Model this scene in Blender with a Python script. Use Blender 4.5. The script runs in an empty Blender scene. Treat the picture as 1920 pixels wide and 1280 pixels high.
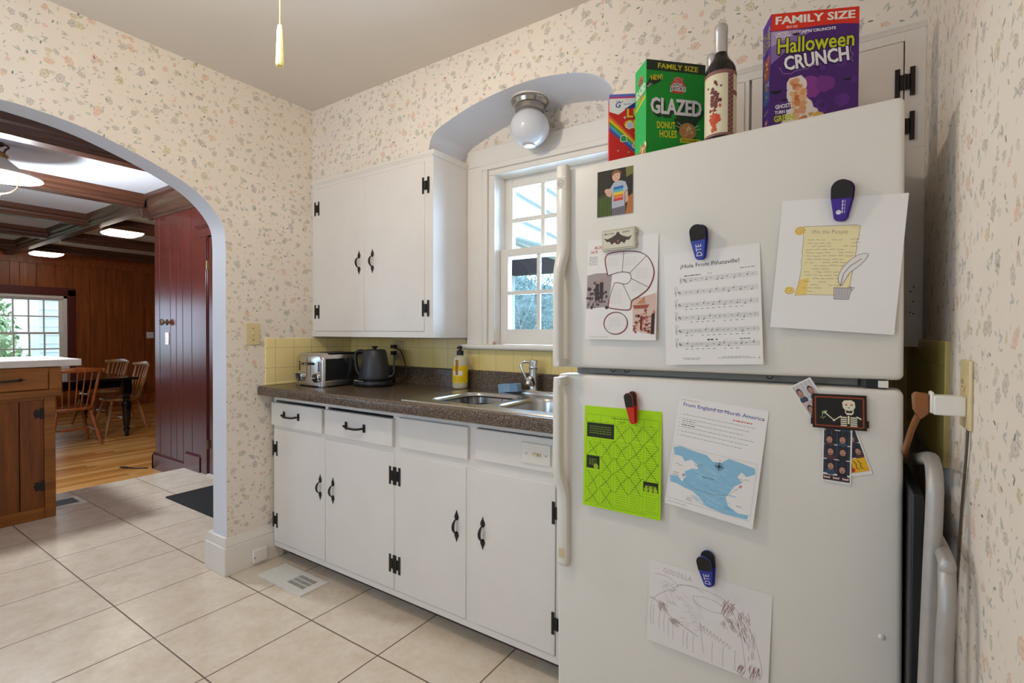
import bpy, bmesh, math, random
from mathutils import Matrix, Vector

# ------------------------------------------------------------------ camera, world, big lights, exposure
SC = bpy.context.scene
COL = SC.collection
rnd = random.Random(7)
R = math.radians


def lin(h):
    h = h.lstrip('#')
    out = []
    for i in (0, 2, 4):
        c = int(h[i:i + 2], 16) / 255
        out.append(c / 12.92 if c <= .04045 else ((c + .055) / 1.055) ** 2.4)
    return tuple(out) + (1,)


F_PX = 919.22
cam_d = bpy.data.cameras.new('camera')
cam = bpy.data.objects.new('camera', cam_d)
COL.objects.link(cam)
cam_d.sensor_fit = 'HORIZONTAL'
cam_d.sensor_width = 36
cam_d.lens = F_PX / 1920 * 36
cam_d.shift_x = -27.36 / 1920
cam_d.shift_y = -3.94 / 1920
cam_d.clip_start = .02
_y, _p, _r = R(32.8075), R(-.7248), R(.2474)
_f = Vector((-math.sin(_y) * math.cos(_p), math.cos(_y) * math.cos(_p), math.sin(_p)))
_x = Vector((math.cos(_y), math.sin(_y), 0))
_u = _x.cross(_f)
_x2 = math.cos(_r) * _x + math.sin(_r) * _u
_u2 = -math.sin(_r) * _x + math.cos(_r) * _u
_m = Matrix((_x2, _u2, -_f)).transposed().to_4x4()
cam.matrix_world = Matrix.Translation((0, 0, 1.22)) @ _m
SC.camera = cam

SC.view_settings.view_transform = 'Standard'
SC.view_settings.look = 'None'
SC.view_settings.gamma = 1
SC.view_settings.use_curve_mapping = False
SC.view_settings.exposure = -1.1

WORLD_STRENGTH = 10.5
w = bpy.data.worlds.new('world')
SC.world = w
w.use_nodes = True
bg = w.node_tree.nodes['Background']
bg.inputs[0].default_value = (.58, .78, 1.0, 1)
bg.inputs[1].default_value = WORLD_STRENGTH


def lamp(kind, name, loc, energy, color, size=.1, rot=None, size_y=None, portal=False):
    d = bpy.data.lights.new(name, kind)
    d.energy = energy
    d.color = color
    if kind == 'AREA':
        d.shape = 'RECTANGLE'
        d.size = size
        d.size_y = size_y or size
        if portal:
            d.cycles.is_portal = True
    else:
        d.shadow_soft_size = size
    o = bpy.data.objects.new(name, d)
    COL.objects.link(o)
    o.location = loc
    if rot:
        o.rotation_euler = rot
    return o


KEY = 42
lamp('POINT', 'ceiling_lamp_light', (-1.33, .66, 2.17), KEY, (1, .875, .71), .055)
lamp('POINT', 'pendant_light', (-4.85, .852, 2.105), 250, (.87, .94, 1), .09)
# daylight of the windows (portals sample the sky through openings, some of them added for fill)
lamp('AREA', 'window_portal_kitchen', (-1.15, 2.14, 1.6), 1, (1, 1, 1), .75, (R(-90), 0, 0), .95, True)
lamp('AREA', 'window_daylight_kitchen', (-1.15, 2.135, 1.6), 54, (.47, .69, 1), .58, (R(-90), 0, 0), .78)
lamp('AREA', 'fill_portal_rear', (-1.8, -1.66, 1.475), 1, (1, 1, 1), 1.4, (R(90), 0, 0), 1.1, True)  # cool fill through the opening added behind the camera
lamp('AREA', 'window_portal_dining', (-10.95, .75, 1.2), 1, (1, 1, 1), 4.0, (0, R(-90), 0), 1.4, True)
lamp('AREA', 'fill_portal_dining_side', (-5.4, -1.66, 1.35), 1, (1, 1, 1), 1.7, (R(90), 0, 0), 1.3, True)  # sky through the opening added in the unseen side wall

# ------------------------------------------------------------------ node helpers


class G:
    def __init__(s, name):
        s.mat = bpy.data.materials.new(name)
        s.mat.use_nodes = True
        s.t = s.mat.node_tree
        s.n = s.t.nodes
        s.b = s.n['Principled BSDF']
        s.out = s.n['Material Output']

    def new(s, typ, **kw):
        nd = s.n.new(typ)
        for k, v in kw.items():
            setattr(nd, k, v)
        return nd

    def set(s, sock, v):
        if v is None:
            return
        if isinstance(v, bpy.types.NodeSocket):
            s.t.links.new(v, sock)
        else:
            sock.default_value = v

    def m(s, op, a, b=None, c=None, clamp=False):
        nd = s.new('ShaderNodeMath', operation=op)
        nd.use_clamp = clamp
        for i, v in enumerate((a, b, c)):
            if v is not None:
                s.set(nd.inputs[i], v)
        return nd.outputs[0]

    def mix(s, fac, a, b, blend='MIX'):
        nd = s.new('ShaderNodeMix', data_type='RGBA', blend_type=blend)
        s.set(nd.inputs[0], fac)
        s.set(nd.inputs[6], a)
        s.set(nd.inputs[7], b)
        return nd.outputs[2]

    def pos(s):
        g = s.new('ShaderNodeNewGeometry')
        sp = s.new('ShaderNodeSeparateXYZ')
        s.t.links.new(g.outputs['Position'], sp.inputs[0])
        return sp.outputs[0], sp.outputs[1], sp.outputs[2]

    def obj(s):
        g = s.new('ShaderNodeTexCoord')
        sp = s.new('ShaderNodeSeparateXYZ')
        s.t.links.new(g.outputs['Object'], sp.inputs[0])
        return sp.outputs[0], sp.outputs[1], sp.outputs[2]

    def vec(s, x=0., y=0., z=0.):
        nd = s.new('ShaderNodeCombineXYZ')
        for i, v in enumerate((x, y, z)):
            s.set(nd.inputs[i], v)
        return nd.outputs[0]

    def noise(s, v, scale, detail=3, rough=.55, out='Fac'):
        nd = s.new('ShaderNodeTexNoise')
        s.set(nd.inputs['Vector'], v)
        nd.inputs['Scale'].default_value = scale
        nd.inputs['Detail'].default_value = detail
        nd.inputs['Roughness'].default_value = rough
        return nd.outputs[out]

    def ramp(s, f, stops, interp='LINEAR'):
        nd = s.new('ShaderNodeValToRGB')
        cr = nd.color_ramp
        cr.interpolation = interp
        while len(cr.elements) < len(stops):
            cr.elements.new(.5)
        for e, (p, c) in zip(cr.elements, stops):
            e.position = p
            e.color = c if len(c) == 4 else tuple(c) + (1,)
        s.set(nd.inputs[0], f)
        return nd.outputs[0]

    def sstep(s, v, lo, hi):
        nd = s.new('ShaderNodeMapRange', interpolation_type='SMOOTHSTEP')
        s.set(nd.inputs[0], v)
        nd.inputs[1].default_value = lo
        nd.inputs[2].default_value = hi
        return nd.outputs[0]

    def bump(s, h, strength=.3, dist=.002):
        nd = s.new('ShaderNodeBump')
        nd.inputs['Strength'].default_value = strength
        nd.inputs['Distance'].default_value = dist
        s.set(nd.inputs['Height'], h)
        s.t.links.new(nd.outputs[0], s.b.inputs['Normal'])

    def done(s, color=None, rough=.5, metal=0., spec=None, emit=None, estr=0., alpha=None, trans=None):
        i = s.b.inputs
        s.set(i['Base Color'], color)
        s.set(i['Roughness'], rough)
        s.set(i['Metallic'], metal)
        if spec is not None:
            i['Specular IOR Level'].default_value = spec
        if emit is not None:
            i['Emission Color'].default_value = emit
            i['Emission Strength'].default_value = estr
        if trans is not None:
            i['Transmission Weight'].default_value = trans
        return s.mat


_pm = {}


def paint(hexc, rough=.5, metal=0., var=.04, scale=14, spec=None, name=None, bump=0.):
    """procedural paint / plastic / metal with a slight noise in its tone"""
    k = (hexc, rough, metal, var, scale, spec, bump)
    if k in _pm:
        return _pm[k]
    g = G(name or 'surface_' + hexc.lstrip('#'))
    c = lin(hexc)
    if var:
        x, y, z = g.obj()
        n = g.noise(g.vec(x, y, z), scale, 3)
        lo = tuple(v * (1 - var) for v in c[:3]) + (1,)
        hi = tuple(min(1, v * (1 + var)) for v in c[:3]) + (1,)
        col = g.ramp(n, [(.3, lo), (.7, hi)])
        if bump:
            g.bump(n, bump, .001)
    else:
        col = c
    _pm[k] = g.done(col, rough, metal, spec)
    return _pm[k]


def ink(hexc):
    return paint(hexc, .75, 0, 0, name='print_' + hexc.lstrip('#'))


def wood(name, dark, light, axis='z', rough=.35, scale=1., knots=False):
    g = G(name)
    x, y, z = g.obj()
    st = {'x': (.06, 1, 1), 'y': (1, .06, 1), 'z': (1, 1, .06)}[axis]
    v = g.vec(g.m('MULTIPLY', x, st[0]), g.m('MULTIPLY', y, st[1]), g.m('MULTIPLY', z, st[2]))
    n1 = g.noise(v, 28 * scale, 5, .6)
    n2 = g.noise(v, 140 * scale, 2, .5)
    f = g.m('ADD', g.m('MULTIPLY', n1, .75), g.m('MULTIPLY', n2, .25))
    col = g.ramp(f, [(.3, lin(dark)), (.7, lin(light))])
    if knots:
        vo = g.new('ShaderNodeTexVoronoi')
        g.set(vo.inputs['Vector'], g.vec(x, y, z))
        vo.inputs['Scale'].default_value = 4.5
        k = g.sstep(vo.outputs['Distance'], .10, .03)
        col = g.mix(g.m('MULTIPLY', k, .7), col, lin(dark))
    g.bump(n2, .06, .001)
    return g.done(col, rough)


def wallpaper(name, axis):
    g = G(name)
    X, Y, Z = g.pos()
    U = X if axis == 'x' else Y

    def cell(scale, ox, oy, rand=.9):
        vo = g.new('ShaderNodeTexVoronoi', voronoi_dimensions='2D', feature='F1')
        u = g.m('ADD', g.m('MULTIPLY', U, scale), ox)
        v = g.m('ADD', g.m('MULTIPLY', Z, scale), oy)
        g.set(vo.inputs['Vector'], g.vec(u, v))
        vo.inputs['Scale'].default_value = 1
        vo.inputs['Randomness'].default_value = rand
        sp = g.new('ShaderNodeSeparateXYZ')
        g.t.links.new(vo.outputs['Position'], sp.inputs[0])
        lx = g.m('DIVIDE', g.m('SUBTRACT', u, sp.outputs[0]), scale)
        ly = g.m('DIVIDE', g.m('SUBTRACT', v, sp.outputs[1]), scale)
        sc = g.new('ShaderNodeSeparateColor')
        g.t.links.new(vo.outputs['Color'], sc.inputs[0])
        return lx, ly, sc.outputs[0], sc.outputs[1], sc.outputs[2]

    def flower(col, scale, ox, oy, rad, petals, cols, gate=0., strength=.8):
        lx, ly, a, b, c = cell(scale, ox, oy)
        r = g.m('SQRT', g.m('ADD', g.m('MULTIPLY', lx, lx), g.m('MULTIPLY', ly, ly)))
        th = g.m('ADD', g.m('ARCTAN2', ly, lx), g.m('MULTIPLY', a, 6.28))
        pet = g.m('ADD', .88, g.m('MULTIPLY', g.m('COSINE', g.m('MULTIPLY', th, petals)), .12))
        el = g.m('ADD', 1., g.m('MULTIPLY', g.m('COSINE', g.m('MULTIPLY', th, 2.)), .18))
        RR = g.m('MULTIPLY', g.m('MULTIPLY', pet, el), g.m('MULTIPLY', rad, g.m('ADD', .7, g.m('MULTIPLY', b, .6))))
        q = g.m('DIVIDE', r, RR)
        mask = g.sstep(q, 1.08, .9)
        ring = g.m('ADD', .45, g.m('MULTIPLY', g.sstep(g.m('ABSOLUTE', g.m('SUBTRACT', q, .52)), .12, .36), .55))
        n = len(cols)
        pal = g.ramp(c, [(i / n, lin(h)) for i, h in enumerate(cols)], 'CONSTANT')
        mask = g.m('MULTIPLY', mask, strength)
        mask = g.m('MULTIPLY', mask, ring)
        if gate:
            mask = g.m('MULTIPLY', mask, g.m('GREATER_THAN', b, gate))
        return g.mix(mask, col, pal)

    def leaf(col, scale, ox, oy, la, lb, cols, gate=0., strength=.8, pair=True):
        lx, ly, a, b, c = cell(scale, ox, oy)
        an = g.m('MULTIPLY', a, 6.28)
        cs, sn = g.m('COSINE', an), g.m('SINE', an)
        ex = g.m('ADD', g.m('MULTIPLY', lx, cs), g.m('MULTIPLY', ly, sn))
        ey = g.m('SUBTRACT', g.m('MULTIPLY', ly, cs), g.m('MULTIPLY', lx, sn))
        if pair:  # two leaves on a bent stem
            ey = g.m('SUBTRACT', g.m('ABSOLUTE', ey), g.m('ADD', lb * .9, g.m('MULTIPLY', ex, .35)))
        d = g.m('ADD', g.m('POWER', g.m('DIVIDE', g.m('ABSOLUTE', ex), la), 2.), g.m('POWER', g.m('DIVIDE', g.m('ABSOLUTE', ey), lb), 2.))
        mask = g.m('MULTIPLY', g.sstep(d, 1.15, .8), strength)
        if gate:
            mask = g.m('MULTIPLY', mask, g.m('GREATER_THAN', b, gate))
        n = len(cols)
        pal = g.ramp(c, [(i / n, lin(h)) for i, h in enumerate(cols)], 'CONSTANT')
        return g.mix(mask, col, pal)

    n = g.noise(g.vec(U, Z), 3, 2)
    col = g.ramp(n, [(.3, lin('#e9ddcf')), (.7, lin('#efe4d7'))])
    col = leaf(col, 30, 3.3, 1.7, .0048, .0017, ['#b9b6a6', '#c9c0ae', '#a9ad9c', '#c4b7a8'], .35, .75, False)
    col = leaf(col, 16, 8.1, 4.2, .0105, .0030, ['#bfc0b2', '#b0b3a8', '#c8c3b5', '#b4b7b0'], .25, .8)
    col = leaf(col, 21, 1.1, 7.7, .0070, .0024, ['#b2b4a8', '#b9b4a9', '#a8ab9c'], .4, .8, False)
    col = flower(col, 12.5, .4, 9.3, .0135, 7, ['#b9b1a8', '#dfb296', '#b5ae98', '#cdb98c', '#bcb2aa', '#b0aaa4', '#c9bd98', '#b2aca8'], 0, .9)
    col = flower(col, 18, 5.9, 2.6, .0070, 5, ['#d0c4b4', '#c6ae92', '#c0b8ae', '#e0b09c', '#c8ba8c'], .4, .85)
    col = leaf(col, 13, 2.7, 6.4, .0070, .0026, ['#66705e', '#7c8a76', '#727268', '#88927f'], .6, .9, False)
    return g.done(col, .62, 0, .25)


def floor_tile():
    g = G('ceramic_floor_tile')
    X, Y, Z = g.pos()
    S, TX, TY = .4142, -2.2931, .8278

    def line(v, o):
        f = g.m('FRACT', g.m('ADD', g.m('DIVIDE', g.m('SUBTRACT', v, o), S), 100.5))
        return g.m('MULTIPLY', g.m('ABSOLUTE', g.m('SUBTRACT', f, .5)), S), g.m('FLOOR', g.m('ADD', g.m('DIVIDE', g.m('SUBTRACT', v, o), S), 100.))
    dx, ix = line(X, TX)
    dy, iy = line(Y, TY)
    d = g.m('MINIMUM', dx, dy)
    grout = g.sstep(d, .0034, .0020)
    wn = g.new('ShaderNodeTexWhiteNoise', noise_dimensions='2D')
    g.set(wn.inputs['Vector'], g.vec(ix, iy))
    n1 = g.noise(g.vec(g.m('ADD', X, g.m('MULTIPLY', wn.outputs[0], 9.)), Y), 9, 6, .65)
    n2 = g.noise(g.vec(X, Y), 38, 4, .6)
    f = g.m('ADD', g.m('MULTIPLY', n1, .7), g.m('MULTIPLY', n2, .3))
    col = g.ramp(f, [(.28, lin('#d6c2a8')), (.5, lin('#e5d5c0')), (.72, lin('#efe4d4'))])
    col = g.mix(g.m('MULTIPLY', wn.outputs[0], .10), col, lin('#d2bb9f'))
    col = g.mix(grout, col, lin('#6d5644'))
    rg = g.m('ADD', .22, g.m('MULTIPLY', grout, .5))
    g.bump(g.m('SUBTRACT', 1., grout), .35, .0015)
    return g.done(col, rg, 0, .5)


def plank_floor():
    g = G('oak_plank_floor')
    X, Y, Z = g.pos()
    W = .084
    q = g.m('DIVIDE', X, W)
    ix = g.m('FLOOR', q)
    fx = g.m('FRACT', g.m('ADD', q, 100.))
    wn = g.new('ShaderNodeTexWhiteNoise', noise_dimensions='1D')
    g.set(wn.inputs['W'], ix)
    ql = g.m('ADD', g.m('DIVIDE', Y, 1.1), g.m('MULTIPLY', wn.outputs[0], 7.))
    wn2 = g.new('ShaderNodeTexWhiteNoise', noise_dimensions='2D')
    g.set(wn2.inputs['Vector'], g.vec(ix, g.m('FLOOR', ql)))
    grain = g.noise(g.vec(g.m('MULTIPLY', X, 1.), g.m('ADD', g.m('MULTIPLY', Y, .05), g.m('MULTIPLY', wn2.outputs[0], 5.))), 34, 5, .6)
    f = g.m('ADD', g.m('MULTIPLY', grain, .6), g.m('MULTIPLY', wn2.outputs[0], .4))
    col = g.ramp(f, [(.25, lin('#a8682e')), (.5, lin('#d0914a')), (.75, lin('#e2ad6c'))])
    e = g.m('MULTIPLY', g.m('ABSOLUTE', g.m('SUBTRACT', fx, .5)), 2.)
    gap = g.sstep(e, .965, .99)
    col = g.mix(g.m('MULTIPLY', gap, .6), col, lin('#4a2c14'))
    return g.done(col, .24, 0, .5)


def wall_tile(name, hexc, axis, off, step=.1064, top=1.187):
    g = G(name)
    X, Y, Z = g.pos()
    U = X if axis == 'x' else Y
    fu = g.m('FRACT', g.m('ADD', g.m('DIVIDE', g.m('SUBTRACT', U, off), step), 100.5))
    du = g.m('MULTIPLY', g.m('ABSOLUTE', g.m('SUBTRACT', fu, .5)), step)
    zz = g.m('SUBTRACT', top - .0515, Z)
    fv = g.m('FRACT', g.m('ADD', g.m('DIVIDE', zz, .1075), 100.5))
    dv = g.m('MULTIPLY', g.m('ABSOLUTE', g.m('SUBTRACT', fv, .5)), .1075)
    above = g.m('GREATER_THAN', Z, top - .045)
    dv = g.m('ADD', dv, above)
    d = g.m('MINIMUM', du, dv)
    grout = g.sstep(d, .0022, .0010)
    n = g.noise(g.vec(X, Y, Z), 6, 2)
    c = lin(hexc)
    col = g.ramp(n, [(.3, tuple(v * .95 for v in c[:3]) + (1,)), (.7, c)])
    col = g.mix(g.m('MULTIPLY', grout, .55), col, lin('#b39a62'))
    g.bump(g.m('SUBTRACT', 1., grout), .4, .001)
    return g.done(col, .3, 0, .45)


def laminate():
    g = G('speckled_laminate')
    x, y, z = g.pos()
    v = g.vec(x, y, z)
    n1 = g.noise(v, 190, 2, .7)
    n2 = g.noise(v, 90, 3, .6)
    col = g.ramp(n1, [(.34, lin('#2b231c')), (.48, lin('#5b4b3d')), (.6, lin('#7c6a57')), (.70, lin('#a5947c'))])
    col = g.mix(g.m('MULTIPLY', g.sstep(n2, .45, .62), .45), col, lin('#3a2f27'))
    return g.done(col, .26, 0, .5)


def glass_mat(name, tint=(1, 1, 1, 1), refl=.07):
    g = G(name)
    t = g.new('ShaderNodeBsdfTransparent')
    t.inputs[0].default_value = tint
    gl = g.new('ShaderNodeBsdfGlossy')
    gl.inputs['Roughness'].default_value = .02
    fr = g.new('ShaderNodeFresnel')
    fr.inputs[0].default_value = 1.35
    mx = g.new('ShaderNodeMixShader')
    g.t.links.new(fr.outputs[0], mx.inputs[0])
    g.t.links.new(t.outputs[0], mx.inputs[1])
    g.t.links.new(gl.outputs[0], mx.inputs[2])
    g.t.links.new(mx.outputs[0], g.out.inputs[0])
    return g.mat


def glow(name, hexc, strength):
    g = G(name)
    return g.done(lin(hexc), .5, 0, None, lin(hexc), strength)


def leafy(name, a, b, scale=3.):
    g = G(name)
    x, y, z = g.pos()
    n = g.noise(g.vec(x, y, z), scale, 3)
    return g.done(g.ramp(n, [(.3, lin(a)), (.7, lin(b))]), .8)


M_WP_X = wallpaper('floral_wallpaper_back', 'x')
M_WP_Y = wallpaper('floral_wallpaper_side', 'y')
M_TILE = floor_tile()
M_PLANK = plank_floor()
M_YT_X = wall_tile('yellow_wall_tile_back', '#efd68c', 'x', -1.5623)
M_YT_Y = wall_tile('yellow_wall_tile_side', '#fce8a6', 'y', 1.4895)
M_LAM = laminate()
M_GLASS = glass_mat('window_glass')
M_WHITE = paint('#e9e3dc', .38, 0, .02, 6, name='white_cabinet_paint')
M_TRIM = paint('#ebe4da', .4, 0, .02, 6, name='white_trim_paint')
M_PLASTER = paint('#e0e1e8', .7, 0, .02, 5, name='white_plaster')  # bluish cast of the window daylight is put into this white
M_CEIL = paint('#dcd3c8', .8, 0, .015, 3, name='ceiling_paint')
M_IRON = paint('#211d1b', .45, .3, .1, 60, name='black_iron')
M_STEEL = paint('#c2bfba', .25, 1, .05, 30, name='brushed_steel')
M_CHROME = paint('#d6d6d6', .12, 1, 0, name='chrome')
M_BLACK = paint('#17171a', .4, 0, .05, name='black_plastic')
M_FRIDGE = paint('#e4dfd6', .32, 0, .012, 5, name='white_appliance_enamel')
M_FRIDGE_SIDE = paint('#8f897f', .5, 0, .03, name='appliance_gap_grey')
M_PANEL = wood('dark_red_panel_wood', '#3d1814', '#5b2a22', 'z', .22)
M_PANEL_FAR = wood('brown_panel_wood', '#683212', '#a85a22', 'z', .38)
M_BEAM = wood('beam_wood', '#3c2218', '#5e3a2a', 'y', .35)
M_BEAM_X = wood('beam_wood_long', '#33221c', '#55392c', 'x', .35)
M_PINE = wood('knotty_pine', '#5a2a04', '#8f500f', 'z', .55, 1, True)
M_PINE_H = wood('knotty_pine_horizontal', '#6e3d0c', '#a8671f', 'y', .5, 1, True)
M_CHAIR = wood('chair_maple', '#6b3113', '#a5592a', 'z', .3)
M_CHAIR_B = wood('chair_honey_maple', '#7a4a1e', '#b9824a', 'z', .3)
M_TABLE = paint('#0d0c0e', .12, 0, .1, name='black_lacquer')
M_MARBLE = paint('#e4ddd6', .25, 0, .06, 9, name='pale_stone')
M_BRASS = paint('#b08d4e', .3, 1, .05, name='brass')
M_ALMOND = paint('#dcc99a', .4, 0, .02, name='almond_plastic')
M_WPLAST = paint('#ece8df', .4, 0, .02, name='white_plastic')

# ------------------------------------------------------------------ mesh helpers


class MB:
    def __init__(s, T=None):
        s.v, s.f, s.mi, s.cur = [], [], [], 0
        s.T = T or Matrix.Identity(4)

    def add(s, vs, fs):
        o = len(s.v)
        for p in vs:
            s.v.append(tuple(s.T @ Vector(p)))
        for f in fs:
            s.f.append([o + i for i in f])
            s.mi.append(s.cur)
        return s

    def box(s, x0, x1, y0, y1, z0, z1):
        if x0 > x1: x0, x1 = x1, x0
        if y0 > y1: y0, y1 = y1, y0
        if z0 > z1: z0, z1 = z1, z0
        vs = [(x, y, z) for z in (z0, z1) for y in (y0, y1) for x in (x0, x1)]
        return s.add(vs, [(0, 2, 3, 1), (4, 5, 7, 6), (0, 1, 5, 4), (2, 6, 7, 3), (0, 4, 6, 2), (1, 3, 7, 5)])

    def prism(s, poly, axis, a0, a1, caps=True):
        """poly: 2d outline. axis 'x': (y,z); 'y': (x,z); 'z': (x,y)"""
        ar = sum(poly[i][0] * poly[(i + 1) % len(poly)][1] - poly[(i + 1) % len(poly)][0] * poly[i][1] for i in range(len(poly)))
        if ar < 0:
            poly = poly[::-1]
        if a0 > a1: a0, a1 = a1, a0

        def P(p, a):
            return {'x': (a, p[0], p[1]), 'y': (p[0], a, p[1]), 'z': (p[0], p[1], a)}[axis]
        n = len(poly)
        vs = [P(p, a0) for p in poly] + [P(p, a1) for p in poly]
        flip = axis == 'y'
        fs = []
        for i in range(n):
            j = (i + 1) % n
            q = (i, j, n + j, n + i)
            fs.append(q[::-1] if flip else q)
        if caps:
            a, b = list(range(n))[::-1], list(range(n, 2 * n))
            fs += [a[::-1], b[::-1]] if flip else [a, b]
        return s.add(vs, fs)

    def lathe(s, prof, c=(0, 0, 0), n=24, axis='z', caps=True):
        vs, fs = [], []
        for r, z in prof:
            for k in range(n):
                a = 2 * math.pi * k / n
                p = (r * math.cos(a), r * math.sin(a), z)
                if axis == 'y':
                    p = (p[0], -p[2], p[1])
                elif axis == 'x':
                    p = (p[2], p[0], p[1])
                vs.append((p[0] + c[0], p[1] + c[1], p[2] + c[2]))
        for i in range(len(prof) - 1):
            for k in range(n):
                j = (k + 1) % n
                fs.append((i * n + k, i * n + j, (i + 1) * n + j, (i + 1) * n + k))
        if caps:
            if prof[0][0] > 1e-6:
                fs.append(tuple(range(n))[::-1])
            if prof[-1][0] > 1e-6:
                fs.append(tuple((len(prof) - 1) * n + k for k in range(n)))
        return s.add(vs, fs)

    def tube(s, pts, r, n=10, caps=True, flat=1.):
        pts = [Vector(p) for p in pts]
        rs = r if isinstance(r, (list, tuple)) else [r] * len(pts)
        t0 = (pts[1] - pts[0]).normalized()
        up = Vector((0, 0, 1)) if abs(t0.z) < .9 else Vector((1, 0, 0))
        a = t0.cross(up).normalized()
        vs, fs = [], []
        for i, p in enumerate(pts):
            t = (pts[min(i + 1, len(pts) - 1)] - pts[max(i - 1, 0)]).normalized()
            a = (a - t * a.dot(t)).normalized()
            b = t.cross(a)
            for k in range(n):
                an = 2 * math.pi * k / n
                vs.append(p + (a * math.cos(an) + b * math.sin(an) * flat) * rs[i])
        for i in range(len(pts) - 1):
            for k in range(n):
                j = (k + 1) % n
                fs.append((i * n + k, i * n + j, (i + 1) * n + j, (i + 1) * n + k))
        if caps:
            fs.append(tuple(range(n))[::-1])
            fs.append(tuple((len(pts) - 1) * n + k for k in range(n)))
        return s.add(vs, fs)

    def ball(s, c, r, n=16, m=10, sx=1, sy=1, sz=1):
        prof = [(max(1e-7, r * math.sin(math.pi * i / m)), -r * math.cos(math.pi * i / m)) for i in range(m + 1)]
        vs, fs = [], []
        for rr, z in prof:
            for k in range(n):
                a = 2 * math.pi * k / n
                vs.append((c[0] + rr * math.cos(a) * sx, c[1] + rr * math.sin(a) * sy, c[2] + z * sz))
        for i in range(m):
            for k in range(n):
                j = (k + 1) % n
                fs.append((i * n + k, i * n + j, (i + 1) * n + j, (i + 1) * n + k))
        return s.add(vs, fs)

    def loft(s, loops, cap0=False, cap1=False):
        n = len(loops[0])
        vs = [p for l in loops for p in l]
        fs = []
        for i in range(len(loops) - 1):
            for k in range(n):
                j = (k + 1) % n
                fs.append((i * n + k, i * n + j, (i + 1) * n + j, (i + 1) * n + k))
        if cap0:
            fs.append(tuple(range(n))[::-1])
        if cap1:
            fs.append(tuple((len(loops) - 1) * n + k for k in range(n)))
        return s.add(vs, fs)

    def build(s, name, mats, parent=None, bevel=0., seg=2, smooth=35, world=True, fixn=True):
        me = bpy.data.meshes.new(name)
        me.from_pydata(s.v, [], s.f)
        if not isinstance(mats, (list, tuple)):
            mats = [mats]
        for m in mats:
            me.materials.append(m)
        me.polygons.foreach_set('material_index', s.mi)
        if fixn:
            bm = bmesh.new()
            bm.from_mesh(me)
            bmesh.ops.recalc_face_normals(bm, faces=bm.faces)
            bm.to_mesh(me)
            bm.free()
        if smooth:
            me.polygons.foreach_set('use_smooth', [True] * len(me.polygons))
            me.set_sharp_from_angle(angle=R(smooth))
        me.update()
        o = bpy.data.objects.new(name, me)
        COL.objects.link(o)
        if parent is not None:
            o.parent = parent
            if world and parent.type == 'EMPTY' and parent.name in ROOTM:
                o.matrix_parent_inverse = ROOTM[parent.name].inverted()
        if bevel:
            b = o.modifiers.new('bevel', 'BEVEL')
            b.width = bevel
            b.segments = seg
            b.limit_method = 'ANGLE'
            b.angle_limit = R(40)
            b.harden_normals = False
        return o


ROOTM = {}


def thing(name, label, cat, M=(0, 0, 0), group=None, size=.05):
    o = bpy.data.objects.new(name, None)
    COL.objects.link(o)
    o.empty_display_size = size
    if not isinstance(M, Matrix):
        M = Matrix.Translation(M)
    o.matrix_world = M
    ROOTM[o.name] = M.copy()
    o['label'] = label
    o['category'] = cat
    if group:
        o['group'] = group
    return o


def tag(o, label, cat, group=None, kind=None):
    o['label'] = label
    o['category'] = cat
    if group:
        o['group'] = group
    if kind:
        o['kind'] = kind
    return o


def struct(o, label=None, cat=None):
    o['kind'] = 'structure'
    if label:
        o['label'] = label
    if cat:
        o['category'] = cat
    return o


def dup(root, M, label, group=None):
    r = root.copy()
    COL.objects.link(r)
    r.matrix_world = M
    r['label'] = label
    if group:
        r['group'] = group
    for ch in list(root.children):
        c = ch.copy()
        COL.objects.link(c)
        c.parent = r
        for g in list(ch.children):
            d = g.copy()
            COL.objects.link(d)
            d.parent = c
    return r


# ------------------------------------------------------------------ print canvas: flat coloured shapes on a sheet (x right, z up, front is -y)
_tc = {}


def text_mesh(st, bold=0., shear=0.):
    k = (st, bold, shear)
    if k not in _tc:
        cu = bpy.data.curves.new('lettering', 'FONT')
        cu.body = st
        cu.size = 1
        cu.align_x = 'CENTER'
        cu.align_y = 'CENTER'
        cu.offset = bold
        cu.shear = shear
        cu.resolution_u = 2
        ob = bpy.data.objects.new('lettering', cu)
        me = bpy.data.meshes.new_from_object(ob)
        vs = [(v.co.x, v.co.y) for v in me.vertices]
        fs = [tuple(p.vertices) for p in me.polygons]
        bpy.data.objects.remove(ob)
        bpy.data.curves.remove(cu)
        bpy.data.meshes.remove(me)
        if vs:
            xs = [v[0] for v in vs]
            ys = [v[1] for v in vs]
            cx, cy = (min(xs) + max(xs)) / 2, (min(ys) + max(ys)) / 2
            vs = [(a - cx, b - cy) for a, b in vs]
            w, h = max(xs) - min(xs), max(ys) - min(ys)
        else:
            w = h = 1
        _tc[k] = (vs, fs, w, h)
    return _tc[k]


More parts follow.
